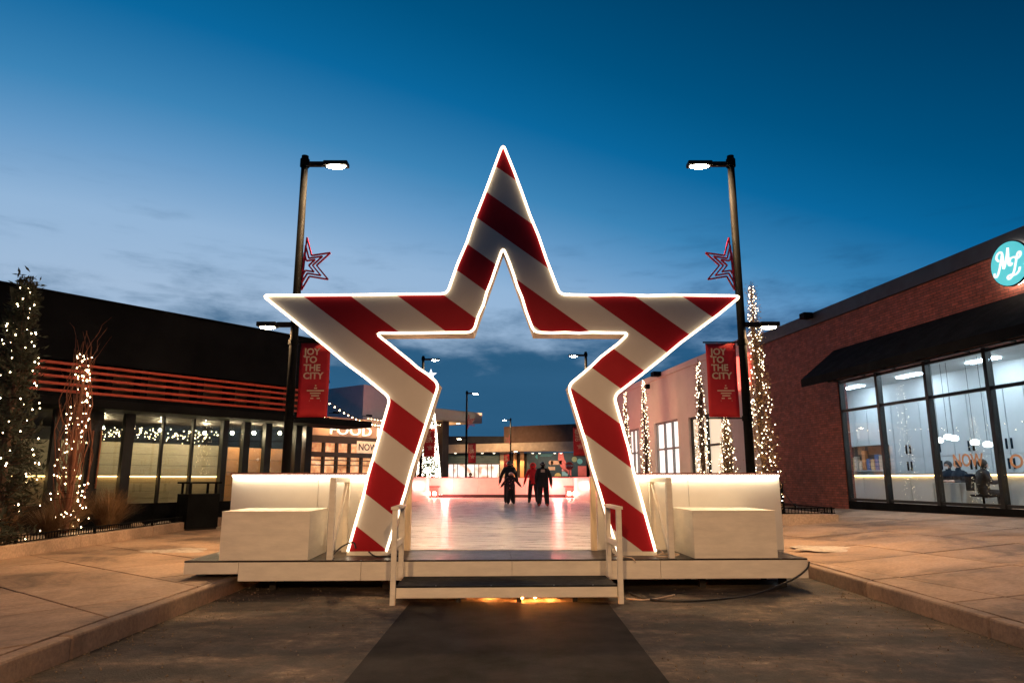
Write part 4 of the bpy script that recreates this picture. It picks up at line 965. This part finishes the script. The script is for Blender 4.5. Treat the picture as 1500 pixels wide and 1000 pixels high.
MB().box(fx(636), fx(735), 1.7, 1.95, fz(679.4), fz(678.1)).build('window_head', fwhite, fe)
amber_col = mat('amber_column', (.55, .30, .14), rough=.6)
for a, b, m_ in ((732, 741, fwhite), (741, 745, hall_wall), (752, 757, amber_col), (762, 768, amber_col)): MB().box(fx(a), fx(b), 1.4, 2.0, 0, fz(661)).build('pillar', m_, fe)
for px, e in ((736, 140), (755, 200), (765, 260)):
    ld = bpy.data.lights.new('pillar', 'SPOT'); ld.energy = e * 2; ld.color = (1, .5, .2); ld.spot_size = R(80); ld.spot_blend = .5; ld.shadow_soft_size = .1
    lo = bpy.data.objects.new('pillar_light', ld); col.objects.link(lo); lo.parent = fe; lo.location = (fx(px), .4, fz(663) - .2); lo.rotation_euler = (R(20), 0, 0)
# mural boards at its right end
mu = thing('mural_wall', 'dark teal mural wall with coral arcs and pale discs', 'mural', (0, YF + 1.2, 0))
MB().box(fx(772), fx(880), 0, .3, 0, fz(662)).build('panel', mat('mural_teal', (.02, .05, .06), rough=.6), mu)
def mur(nm, c, pts): MB().prism([(fx(x), -.05, fz(y)) for x, y in pts], (0, .045, 0)).build(nm, mat('mural_' + nm, c, rough=.6), mu)
def circ(cx, cy, r, n=20): return [(cx + r * math.cos(2 * math.pi * i / n), cy + r * math.sin(2 * math.pi * i / n)) for i in range(n)]
arc = [(819 + 0, 662), (818.5, 672), (822, 682), (829, 691), (838, 697), (838, 685), (832, 680), (828, 672), (826, 662)]
coral = (.75, .16, .13)
mur('coral_arc', coral, arc[::-1]); mur('cream_blob', (.62, .36, .22), circ(808, 677, 3.5)); mur('cream_bar', (.60, .34, .2), [(808, 674), (824, 674), (824, 680), (808, 680)][::-1])
mur('cream_bar_low', (.64, .4, .25), [(804, 683), (814, 683), (814, 688), (804, 688)][::-1]); mur('teal_wedge', (.05, .32, .33), [(784, 668), (788, 664), (788, 672)]); mur('olive_disc', (.30, .34, .16), circ(843, 672, 4)); mur('teal_disc', (.10, .38, .38), circ(851, 675, 4))
mur('yellow_half', (.65, .5, .16), [(x, min(y, 697)) for x, y in circ(818, 697, 5)][::-1]); mur('coral_block', coral, [(848, 682), (880, 682), (880, 697), (848, 697)][::-1]); mur('stripe_block', (.25, .48, .5), [(824, 690), (833, 690), (833, 697), (824, 697)][::-1])
mur('pink_wedge', (.75, .36, .36), [(824, 686), (833, 689), (824, 689.5)][::-1]); mur('teal_bar', (.03, .14, .15), [(792, 664), (812, 664), (808, 668), (792, 668)][::-1])
ml = bpy.data.lights.new('mural', 'AREA'); ml.shape = 'RECTANGLE'; ml.size = 7; ml.size_y = .5; ml.energy = 170; ml.color = (1, .75, .6)
lo = bpy.data.objects.new('mural_light', ml); col.objects.link(lo); lo.parent = mu; lo.location = (fx(822), -2.6, fz(663) - .3); lo.rotation_euler = (R(35), 0, 0)
# stop sign
p = at(834, 682, 60); sp_ = thing('stop_sign', 'red octagonal stop sign before the mural', 'sign', (p.x, p.y, SW))
MB().tube([(0, 0, 0), (0, 0, p.z + .1)], .04, 8).build('post', grey_fr, sp_)
MB().prism([(.36 * math.cos(R(22.5 + 45 * i)), -.08, p.z - SW + .36 * math.sin(R(22.5 + 45 * i))) for i in range(8)][::-1], (0, .02, 0)).build('plate', mat('stop_red', (.6, .03, .03), rough=.4), sp_)
text('STOP', .26, mat('stop_white', (.8, .8, .8)), sp_, (0, -.105, p.z - SW - .09), (R(90), 0, 0), align='CENTER', bold=.006)
# lit cone tree with star
p = on_z(628, 698, SW); TY = 48.5; tx = ray(628, 690).x / ray(628, 690).y * TY
zt_ = at(629, 556, TY).z; tr_ = 20 / F * TY
tr = thing('cone_tree', 'tall narrow tree cone covered in white lights with a star on top', 'christmas tree', (tx, TY, SW))
MB().lathe((0, 0, 0), [(tr_ * .9, .1), (tr_ * .92, .3), (tr_ * .5, zt_ * .5), (.04, zt_ - SW)], 20).build('cone', mat('cone_dark_green', (.03, .045, .02), rough=.9, bump=.6, bscale=12), tr)
MB().tube([(0, 0, -.02), (0, 0, .3)], .12, 8).build('trunk', dark_metal, tr)
MB().prism([((.42 if k % 2 == 0 else .17) * math.sin(math.pi * k / 5), -.05, zt_ - SW + .35 + (.42 if k % 2 == 0 else .17) * math.cos(math.pi * k / 5)) for k in range(10)], (0, .1, 0)).build('star_topper', mat('topper_glow', (1, 1, 1), emit=(.9, .95, 1), es=1.6), tr)
rnd = random.Random(5); mb = MB()
for k in range(2600):
    h = (1 - math.sqrt(rnd.random())) * (zt_ - SW - .1); a = rnd.uniform(0, 6.283); r = tr_ * .96 * (1 - h / (zt_ - SW)) + .05; mb.octa((r * math.cos(a), r * math.sin(a), h + .15), rnd.uniform(.022, .045))
mb.build('bulbs', bulb_far, tr, kind='stuff')
# festoon lights between the dark building and the food hall
def festoon(label, A, B, sag, n):
    t = thing('festoon_lights', label, 'string lights', group='festoon strings before the food hall'); A = Vector(A); B = Vector(B); pts = [A.lerp(B, i / 40) - Vector((0, 0, sag * 4 * (i / 40) * (1 - i / 40))) for i in range(41)]
    MB().tube(pts, .012, 5).build('wire', black_metal, t); mb = MB()
    for i in range(n):
        u = (i + .5) / n; p = A.lerp(B, u) - Vector((0, 0, sag * 4 * u * (1 - u) + .07)); mb.octa(p, .032)
    mb.build('bulbs', bulb_m, t, kind='stuff')
festoon('upper string of warm bulbs sagging toward the food hall sign', at(462, 572, 25), at(575, 619, 46), .5, 22)
festoon('lower string of warm bulbs above the flat canopy end', at(462, 597, 26), at(520, 614, 40), .35, 15)
festoon('string of warm bulbs along the food hall roof edge', FH.w(fa, .4, zsg1 + .1), FH.w(FH.s_at(528), .4, zsg1 + .12), .12, 26)

# ------------------------------------------------------------------ trees
bark = mat('bark', (.10, .055, .035), rough=.85, var=.3, scale=8, bump=.5, bscale=20); bark_red = mat('bark_red', (.20, .07, .035), rough=.8, var=.3)
leaf_gold = [mat('leaf_gold', (.36, .22, .08), rough=.7, var=.45, scale=5), mat('leaf_brown', (.22, .10, .055), rough=.7, var=.45, scale=5), mat('leaf_dark', (.028, .035, .018), rough=.8, var=.4, scale=4)]
def limbs(rnd, H, R0, n, m, t):
    MB().tube([(0, 0, 0), (.02, .01, H * .35), (-.02, .02, H * .7), (0, 0, H)], [R0, R0 * .8, R0 * .45, .008], 8).build('trunk', m, t, smooth=True)
    tips = []
    for k in range(n):
        a = rnd.uniform(0, 6.283); h0 = H * rnd.uniform(.03, .75); ln = (H - h0) * rnd.uniform(.35, .75); tips.append((a, h0, ln))
    return tips
def column_tree(x, y, z, H, rad, label, lm, seed, nleaf, nb, bulb=bulb_w, br=.02, leaf=.055, twig=.6):
    rnd = random.Random(seed); t = thing('columnar_tree', label, 'tree', (x, y, z), 0, 'columnar trees wrapped in lights')
    tips = limbs(rnd, H, .07, 26, bark, t); mb = MB(); LV = []
    def env(h): u = h / H; return rad * (min(1, u * 6 + .45)) * max(.06, (1 - max(0, u - .12) / .9) ** .75)
    for a, h0, ln in tips:
        r1 = env(min(H, h0 + ln * .6)) * .8; pts = [(0, 0, h0), (math.cos(a) * r1 * .6, math.sin(a) * r1 * .6, h0 + ln * .35), (math.cos(a) * r1, math.sin(a) * r1, h0 + ln)]
        mb.tube(pts, [.022, .014, .004], 5)
    mb.build('limbs', bark, t, kind='stuff')
    mb = MB(); clumps = [(rnd.uniform(.02, .97) * H, rnd.uniform(0, 6.283), rnd.uniform(.35, 1.05)) for _ in range(int(nleaf / 13))]
    for h, a, rr in clumps:
        r = env(h) * rr; c = Vector((math.cos(a) * r, math.sin(a) * r, h))
        for q in range(13):
            p = c + Vector((rnd.gauss(0, .06), rnd.gauss(0, .06), rnd.gauss(0, .09))); s = leaf * rnd.uniform(.5, 1.2)
            d1 = Vector((rnd.gauss(0, 1), rnd.gauss(0, 1), rnd.gauss(0, 1))).normalized(); d2 = d1.orthogonal().normalized()
            mb.add([p - d1 * s * .5, p + d2 * s * .28, p + d1 * s * .5, p - d2 * s * .28], [(0, 1, 2, 3)])
    mb.build('crown', lm, t)
    pts = []
    for k in range(nb):
        h = H * (k + rnd.random()) / nb * .97; a = rnd.uniform(0, 6.283); r = env(h) * rnd.uniform(.45, 1.12) + .02; pts.append((x + math.cos(a) * r, y + math.sin(a) * r, z + h + .05))
    tag(bulbs(pts, br, bulb), 'small lights wound round the ' + label.replace('columnar tree', 'column tree'), 'string lights', 'string lights on the trees')
def row_tree(px, tip_px, tip_py, X, rad, label, lm, seed, nleaf, nb, **kw):
    r = ray(px, 690); Y = X * r.y / r.x; zt = at(tip_px, tip_py, Y).z; z = zr(X); column_tree(X, Y, z, zt - z, rad, label, lm, seed, nleaf, nb, **kw)
row_tree(1119, 1105, 412, 6.5, .40, 'tallest golden columnar tree beside the brick wall', leaf_gold[0], 1, 5200, 360, br=.013)
row_tree(1067, 1063, 604, 6.5, .36, 'short golden columnar tree just left of the lamp pole', leaf_gold[0], 2, 3200, 200, br=.013)
row_tree(1031, 1018, 527, 6.5, .30, 'dark columnar tree before the glazed store door', leaf_gold[1], 3, 3200, 220, br=.015)
row_tree(947, 938, 553, 6.5, .32, 'brown columnar tree between two lit store windows', leaf_gold[1], 4, 2600, 200, br=.018)
row_tree(919, 913, 570, 6.5, .32, 'farthest brown columnar tree against the star edge', leaf_gold[1], 5, 2200, 160, br=.02)
# left side: bare lit tree, dark evergreen
def bare_tree(x, y, z, label, seed):
    rnd = random.Random(seed); t = thing('bare_tree', label, 'tree', (x, y, z)); H = 4.45; bl = []
    MB().tube([(0, 0, 0), (.03, 0, 1.2), (-.02, .02, 2.6), (.05, 0, 3.9)], [.075, .06, .035, .01], 8).build('trunk', bark_red, t, smooth=True)
    mb = MB()
    for k in range(34):
        a = rnd.uniform(0, 6.283); h0 = rnd.uniform(.1, 2.2); r = rnd.uniform(.12, .44); top = rnd.uniform(h0 + 1.0, 4.2); pts = [Vector((0, 0, h0)), Vector((math.cos(a) * r * .7, math.sin(a) * r * .7, h0 + .35)), Vector((math.cos(a) * r, math.sin(a) * r, (h0 + top) / 2)), Vector((math.cos(a) * r * .35 + rnd.uniform(-.06, .06), math.sin(a) * r * .35, top))]
        mb.tube(pts, [.018, .014, .010, .004], 5)
        for q in range(3):
            b = pts[2].lerp(pts[3], rnd.random()); mb.tube([b, b + Vector((rnd.uniform(-.15, .15), rnd.uniform(-.15, .15), rnd.uniform(.2, .5)))], [.006, .003], 4)
    for k in range(4):
        a = rnd.uniform(-.6, .9); p_ = Vector((.02, 0, 3.3 + .15 * k)); pts_ = [p_.copy()]
        for q in range(5): p_ += Vector((rnd.uniform(-.05, .20) * (1 if k != 1 else -.6), rnd.uniform(-.1, .1), rnd.uniform(.10, .32))); pts_.append(p_.copy())
        mb.tube(pts_, [.010, .008, .007, .005, .004, .002], 4)
    mb.build('limbs', bark_red, t, kind='stuff')
    pts = []
    for k in range(150):
        h = rnd.uniform(.05, 3.9); a = rnd.uniform(0, 6.283); r = .48 * (1 - h / 5.0) * rnd.uniform(.5, 1.0) if h < 3 else .14; pts.append((x + math.cos(a) * r, y + math.sin(a) * r, z + h))
    tag(bulbs(pts, .015, bulb_m), 'warm light string wound round the bare thin tree on the left', 'string lights', 'string lights on the trees')
Yb = 14.9; xb = ray(103, 700).x / ray(103, 700).y * Yb; bare_tree(xb, Yb, SW + .1, 'thin bare multi stemmed tree wrapped in warm lights on the left', 6)
def evergreen(x, y, z, H, rad, label, seed):
    rnd = random.Random(seed); t = thing('evergreen_tree', label, 'tree', (x, y, z)); MB().tube([(0, 0, 0), (0, 0, H * .6), (.04, 0, H)], [.10, .06, .01], 8).build('trunk', bark, t)
    mb = MB(); tw = MB()
    for k in range(300):
        h = H * rnd.uniform(.02, .97); R_ = rad * (1 - (h / H)) ** .8 + .08; a = rnd.uniform(0, 6.283); r = R_ * rnd.uniform(.7, 1.1); e = Vector((math.cos(a) * r, math.sin(a) * r, h + rnd.uniform(-.05, .3)))
        b0 = Vector((0, 0, h - .1)); tw.tube([b0, e], [.012, .004], 4)
        for q in range(22):
            p = b0.lerp(e, rnd.uniform(.3, 1.05)) + Vector((rnd.gauss(0, .05), rnd.gauss(0, .05), rnd.gauss(0, .05))); d = Vector((rnd.gauss(0, .6), rnd.gauss(0, .6), rnd.uniform(-.1, .9))).normalized(); s = rnd.uniform(.07, .17); q2 = d.orthogonal().normalized() * s * .13
            mb.add([p, p + d * s * .5 + q2, p + d * s, p + d * s * .5 - q2], [(0, 1, 2, 3)])
    mb.build('crown', leaf_gold[2], t); tw.build('limbs', bark, t, kind='stuff'); pts = []
    for k in range(120):
        h = H * rnd.uniform(.02, .99); R_ = rad * (1 - (h / H)) ** .8 + .08; a = rnd.uniform(0, 6.283); pts.append((x + math.cos(a) * R_, y + math.sin(a) * R_, z + h))
    tag(bulbs(pts, .014, bulb_m), 'sparse warm lights on the dark evergreen at the left picture edge', 'string lights', 'string lights on the trees')
Ye = 12.4; xe_ = ray(2, 700).x / ray(2, 700).y * Ye; evergreen(xe_, Ye, SW + .1, at(4, 412, Ye).z - SW - .1, .62, 'dark evergreen with sparse lights at the left picture edge', 7)

# ------------------------------------------------------------------ people
skin = mat('skin', (.50, .28, .20), rough=.55, var=.08); black_cloth = mat('black_cloth', (.010, .010, .013), rough=.8, var=.3, bump=.2); dark_jeans = mat('dark_trousers', (.014, .013, .016), rough=.85, var=.3)
red_cloth = mat('red_jacket', (.80, .014, .02), rough=.7, var=.15, bump=.2); helmet_b = mat('black_helmet', (.012, .012, .014), rough=.25); glove = mat('dark_gloves', (.015, .012, .012), rough=.7)
blade_m = mat('skate_blade', (.6, .6, .62), rough=.25, metal=.9); boot_m = mat('skate_boot', (.03, .025, .025), rough=.4); boot_red = mat('rental_boot_red', (.5, .06, .05), rough=.4); hair_m = mat('dark_hair', (.02, .014, .010), rough=.6)
floral = mat('floral_cloth', (.05, .012, .02), rough=.8, var=.2)
nt = floral.node_tree; b_ = nt.nodes['Principled BSDF']; tc_ = N(nt, 'ShaderNodeTexCoord'); vo = N(nt, 'ShaderNodeTexVoronoi'); vo.inputs['Scale'].default_value = 9; nt.links.new(tc_.outputs['Object'], vo.inputs['Vector'])
rp_ = ramp(nt, [(.22, (.62, .16, .13)), (.30, (.04, .010, .016)), (.9, (.02, .008, .012))]); nt.links.new(vo.outputs['Distance'], rp_.inputs[0]); nt.links.new(rp_.outputs[0], b_.inputs['Base Color'])
def person(label, loc, rz, h, J, top, legs, hands, group=None, bulk=1.0, head_m=None):
    """J: joints for a 1.75 m body (facing +y). Body is one skinned surface."""
    k = h / 1.75; t = thing('person', label, 'person', loc, rz, group)
    V = []; E = []; Rr = []; reg = []
    def v(p, r, parent=None, g=None):
        V.append(Vector(p)); Rr.append(r); i = len(V) - 1
        if parent is not None: E.append((parent, i)); reg.append(g)
        return i
    pel = v(J['pelvis'], .135 * bulk); belly = v(J['belly'], .135 * bulk, pel, 'top'); chest = v(J['chest'], .15 * bulk, belly, 'top'); nb = v(J['neck'], .06, chest, 'top'); hb = v(J['head'] + Vector((0, 0, -.05)), .062, nb, 'skin'); hm = v(J['head'] + Vector((0, .012, .03)), .092, hb, 'skin'); ht = v(J['head'] + Vector((0, 0, .125)), .070, hm, 'skin')
    v(J['head'] + Vector((0, .105, .0)), .014, hm, 'skin')
    for s in 'LR':
        sg = -1 if s == 'L' else 1
        sh = v(J['sh' + s], .072 * bulk, chest, 'top'); el = v(J['el' + s], .052 * bulk, sh, 'top'); wr = v(J['wr' + s], .043 * bulk, el, 'top')
        d = (Vector(J['wr' + s]) - Vector(J['el' + s])).normalized(); pm = v(Vector(J['wr' + s]) + d * .07, .042, wr, 'hand')
        side = Vector((0, 1, 0)); side = (side - d * side.dot(d)).normalized(); nn = d.cross(side)
        for q, (o, ln) in enumerate(((-.03, .065), (-.010, .08), (.010, .075), (.03, .055))):
            a_ = v(V[pm] + side * o + d * .035, .0105, pm, 'hand'); v(V[a_] + d * ln + nn * .018 * sg, .008, a_, 'hand')
        tb = v(V[wr] + side * .035 + d * .02, .011, pm, 'hand'); v(V[tb] + side * .025 + d * .045, .009, tb, 'hand')
        hp = v(J['hip' + s], .10 * bulk, pel, 'legs'); kn = v(J['kn' + s], .078 * bulk, hp, 'legs'); an = v(J['an' + s], .064 * bulk, kn, 'legs'); f = Vector(J['toe' + s]); v(f, .035, an, 'foot')
    me = bpy.data.meshes.new('body'); me.from_pydata([tuple(p) for p in V], E, []); o = bpy.data.objects.new('body', me); col.objects.link(o)
    sk = o.modifiers.new('skin', 'SKIN'); sd = o.modifiers.new('sub', 'SUBSURF'); sd.levels = 1; sd.render_levels = 1
    for i, sv in enumerate(me.skin_vertices[0].data): sv.radius = (Rr[i] * 1.27, Rr[i] * 1.2); sv.use_root = (i == 0)
    m2 = bpy.data.meshes.new_from_object(o.evaluated_get(bpy.context.evaluated_depsgraph_get())); bpy.data.objects.remove(o)
    b = bpy.data.objects.new('body', m2); col.objects.link(b); b.parent = t; b.scale = (k, k, k)
    slots = {'top': 0, 'legs': 1, 'hand': 2, 'skin': 3, 'foot': 4}; m2.materials.clear()
    for m_ in (top, legs, hands, head_m or skin, legs): m2.materials.append(m_)
    A = np.array([V[a] for a, _ in E]); B = np.array([V[c] for _, c in E]); AB = B - A; L2 = (AB ** 2).sum(1); rad = np.array([(Rr[a] + Rr[c]) / 2 for a, c in E])
    for pl in m2.polygons:
        c = np.array(pl.center); u = np.clip(((c - A) * AB).sum(1) / L2, 0, 1); dd = np.linalg.norm(A + AB * u[:, None] - c, axis=1) - rad; pl.material_index = slots[reg[int(dd.argmin())]]; pl.use_smooth = True
    return t, k
def V3(*a): return Vector(a)
def stand_pose(arm=.16, spread=.12, lean=.05, stepL=.0, stepR=.0, liftL=0, armL=None, armR=None):
    J = dict(pelvis=V3(0, 0, .95), belly=V3(0, lean * .5, 1.12), chest=V3(0, lean, 1.32), neck=V3(0, lean * 1.3, 1.50), head=V3(0, lean * 1.5 + .02, 1.61))
    for s, sg, st, lf in (('L', -1, stepL, liftL), ('R', 1, stepR, 0)):
        J['sh' + s] = V3(sg * .20, lean, 1.42); J['el' + s] = V3(sg * (.24 + arm * .5), lean + .0, 1.15); J['wr' + s] = V3(sg * (.25 + arm), lean + .08, .92)
        J['hip' + s] = V3(sg * .10, 0, .90); J['kn' + s] = V3(sg * (.10 + spread * .3), .06 + st * .5, .50 + lf); J['an' + s] = V3(sg * (.10 + spread * .5), st, .10 + lf); J['toe' + s] = V3(sg * (.12 + spread * .6), st + .16, .05 + lf)
    if armL: J['elL'], J['wrL'] = armL
    if armR: J['elR'], J['wrR'] = armR
    return J
def skates(t, k, J, boot):
    for s in 'LR':
        a = J['an' + s]; f = J['toe' + s]; d = (f - a); d.z = 0; d.normalize()
        p = MB().tube([tuple((a + V3(0, 0, .10)) * k), tuple((a + V3(0, 0, -.02)) * k), tuple((a + d * .08 + V3(0, 0, -.05)) * k), tuple((f + d * .03) * k)], [.062 * k, .064 * k, .052 * k, .036 * k], 10).build('skate', boot, t, smooth=True)
        z0 = min(a.z, f.z) - .055; q0 = a - d * .06; q1 = f + d * .09
        MB().bar(tuple(V3(q0.x, q0.y, z0 + .012) * k), tuple(V3(q1.x, q1.y, z0 + .012) * k), .008, .03).build('blade', blade_m, p)
def helmet(t, k, J, m, r=.118):
    c = J['head'] + V3(0, -.005, .045); mb = MB().ball((c.x * k, c.y * k, c.z * k), r * k, (r + .018) * k, (r - .002) * k, 14, 9); cut = (c.z - .035) * k
    mb.v = [(x, y, max(z, cut)) for x, y, z in mb.v]; hm = mb.build('helmet', m, t, smooth=True)
    for q in (-.05, 0, .05): MB().box((c.x + q - .012) * k, (c.x + q + .012) * k, (c.y - .14) * k, (c.y - .115) * k, (c.z - .0) * k, (c.z + .05) * k).build('vent', mat('helmet_vent', (.2, .2, .21), rough=.4), hm)
def hem(t, k, J, m, r=.20, z0=.78, z1=1.1):
    MB().lathe((0, J['belly'].y * k * .6, 0), [(r * k, z0 * k), (r * k * .98, (z0 + .08) * k), (r * .92 * k, z1 * k), (r * .8 * k, (z1 + .1) * k)], 18).build('jacket_hem', m, t, smooth=True)
def place(px, py): return on_z(px, py, DECK + .012)
IZ = DECK + .014
def at_y(px, Y): r = ray(px, 715); return r.x / r.y * Y
J = stand_pose(lean=.06, spread=.08, armL=(V3(-.33, .05, 1.16), V3(-.40, .14, .90)), armR=(V3(.31, .06, 1.15), V3(.34, .16, .92)))
t, k = person('person in black jacket and helmet skating behind a small child', (at_y(746, 33.0), 33.0, IZ), 0, 1.90, J, black_cloth, dark_jeans, glove, 'skaters on the ice', bulk=1.22); skates(t, k, J, boot_m); helmet(t, k, J, helmet_b); hem(t, k, J, black_cloth)
J = stand_pose(lean=.10, spread=.1, armL=(V3(-.36, .08, 1.22), V3(-.52, .14, 1.02)), armR=(V3(.36, .06, 1.24), V3(.52, .10, 1.04)))
t, k = person('child in floral patterned jacket and pale helmet with arms out', (at_y(748.5, 31.4), 31.4, IZ), 0, 1.36, J, floral, dark_jeans, mat('red_mitten', (.4, .05, .05), rough=.7), 'skaters on the ice', bulk=1.35); skates(t, k, J, boot_m); helmet(t, k, J, mat('pink_helmet', (.62, .30, .24), rough=.3), .14); hem(t, k, J, floral, .22)
J = stand_pose(lean=.05, spread=.15, stepL=-.10, liftL=.0, armL=(V3(-.32, .02, 1.15), V3(-.39, .06, .90)), armR=(V3(.28, .12, 1.20), V3(.28, .28, 1.06)))
t, k = person('person in bright red hooded jacket and dark trousers on skates', (at_y(781, 33.2), 33.2, IZ), 0, 1.80, J, red_cloth, dark_jeans, glove, 'skaters on the ice', bulk=1.06); skates(t, k, J, boot_m); helmet(t, k, J, helmet_b, .10); hem(t, k, J, red_cloth, .18, .84)
c = J['head']; MB().ball((c.x * k, (c.y - .02) * k, (c.z + .03) * k), .145 * k, .12 * k, .165 * k).build('hood', red_cloth, t, smooth=True)
J = stand_pose(lean=.05, spread=.12, armL=(V3(-.27, .0, 1.16), V3(-.27, .10, .95)), armR=(V3(.30, -.02, 1.14), V3(.33, .02, .88)))
t, k = person('person in long black jacket with a pale back patch on skates', (at_y(795.5, 29.0), 29.0, IZ), 0, 1.76, J, black_cloth, dark_jeans, glove, 'skaters on the ice', bulk=1.28); skates(t, k, J, boot_red); helmet(t, k, J, helmet_b); hem(t, k, J, black_cloth, .24, .74)
MB().box(-.09, .07, -.20, -.185, 1.36, 1.47).build('back_patch', mat('patch_grey', (.5, .38, .33), rough=.7), t)
# onlookers behind the far board
J = stand_pose()
t, k = person('onlooker in dark coat behind the far rink board by the thin pole', (at_y(689, 46), 46, SW), R(180), 1.72, J, dark_jeans, dark_jeans, glove, 'onlookers behind the far board'); c = J['head']; MB().ball((0, (c.y - .02) * k, (c.z + .05) * k), .11 * k, .12 * k, .12 * k).build('hair', hair_m, t, smooth=True)
t, k = person('onlooker with orange brown hood near the lit tree cone', (at_y(612, 45.2), 45.2, SW), R(180), 1.60, J, mat('orange_coat', (.35, .10, .04)), dark_jeans, glove, 'onlookers behind the far board'); MB().ball((0, (c.y - .02) * k, (c.z + .05) * k), .12 * k, .13 * k, .13 * k).build('hair', mat('auburn_hair', (.22, .07, .03)), t, smooth=True)
# people and furniture in the shop
def sit_pose():
    J = dict(pelvis=V3(0, 0, .50), belly=V3(0, .02, .68), chest=V3(0, .05, .90), neck=V3(0, .07, 1.08), head=V3(0, .09, 1.20))
    for s, sg in (('L', -1), ('R', 1)):
        J['sh' + s] = V3(sg * .19, .05, 1.0); J['el' + s] = V3(sg * .25, .12, .75); J['wr' + s] = V3(sg * .16, .34, .78)
        J['hip' + s] = V3(sg * .10, .04, .48); J['kn' + s] = V3(sg * .13, .44, .50); J['an' + s] = V3(sg * .13, .46, .10); J['toe' + s] = V3(sg * .14, .62, .04)
    return J
SJ = sit_pose()
def seated(px, off, rzl, label, top):
    s_ = RB.s_at(px, off); p = RB.w(s_, off, FLR); rz = RB.rz + rzl
    t, k = person(label, p, rz, 1.75, SJ, top, dark_jeans, skin, 'people seated in the shop'); c = SJ['head']
    MB().ball((0, c.y - .02, c.z + .05), .105, .115, .115).build('hair', hair_m, t, smooth=True)
    MB().box(-.055, .055, c.y + .085, c.y + .108, c.z - .075, c.z + .0).build('face_mask', mat('white_mask', (.75, .76, .78)), t, bevel=.01)
    for sg in (-1, 1): MB().ball((sg * .033, c.y + .088, c.z + .045), .012, .01, .009, 8, 6).build('eye', hair_m, t)
    ch = thing('shop_chair', 'dark office chair under the ' + label.replace('person', 'seated person', 1).replace('seated seated', 'seated'), 'chair', p, rz, 'chairs in the shop')
    MB().box(-.24, .24, -.22, .24, .40, .455).build('seat', black_metal, ch, bevel=.02); MB().box(-.22, .22, -.30, -.25, .55, .98).build('backrest', black_metal, ch, bevel=.02); MB().tube([(0, 0, .06), (0, 0, .40)], .03, 8).build('column', black_metal, ch)
    for q in range(5):
        a = 2 * math.pi * q / 5; MB().bar((0, 0, .07), (.28 * math.cos(a), .28 * math.sin(a), .045), .04).build('leg', black_metal, ch)
seated(1393, -1.75, R(20), 'person with long dark hair at the white desk', black_cloth)
seated(1409, -1.5, R(-5), 'masked person in dark top facing the window', dark_jeans)
seated(1437, -1.0, R(160), 'person in dark jacket seated with back to the window', black_cloth)
dk = thing('shop_desk', 'small white desk before the counter inside the shop', 'desk', RB.w(RB.s_at(1398, -1.0), -1.0, FLR), RB.rz)
MB().box(-.5, .5, -.3, .3, .72, .75).build('desk_top', cab_m, dk)
for x in (-.48, .45): MB().box(x, x + .03, -.28, .28, 0, .718).build('side_panel', cab_m, dk)
MB().box(-.449, .449, .25, .27, .1, .718).build('front_panel', cab_m, dk)
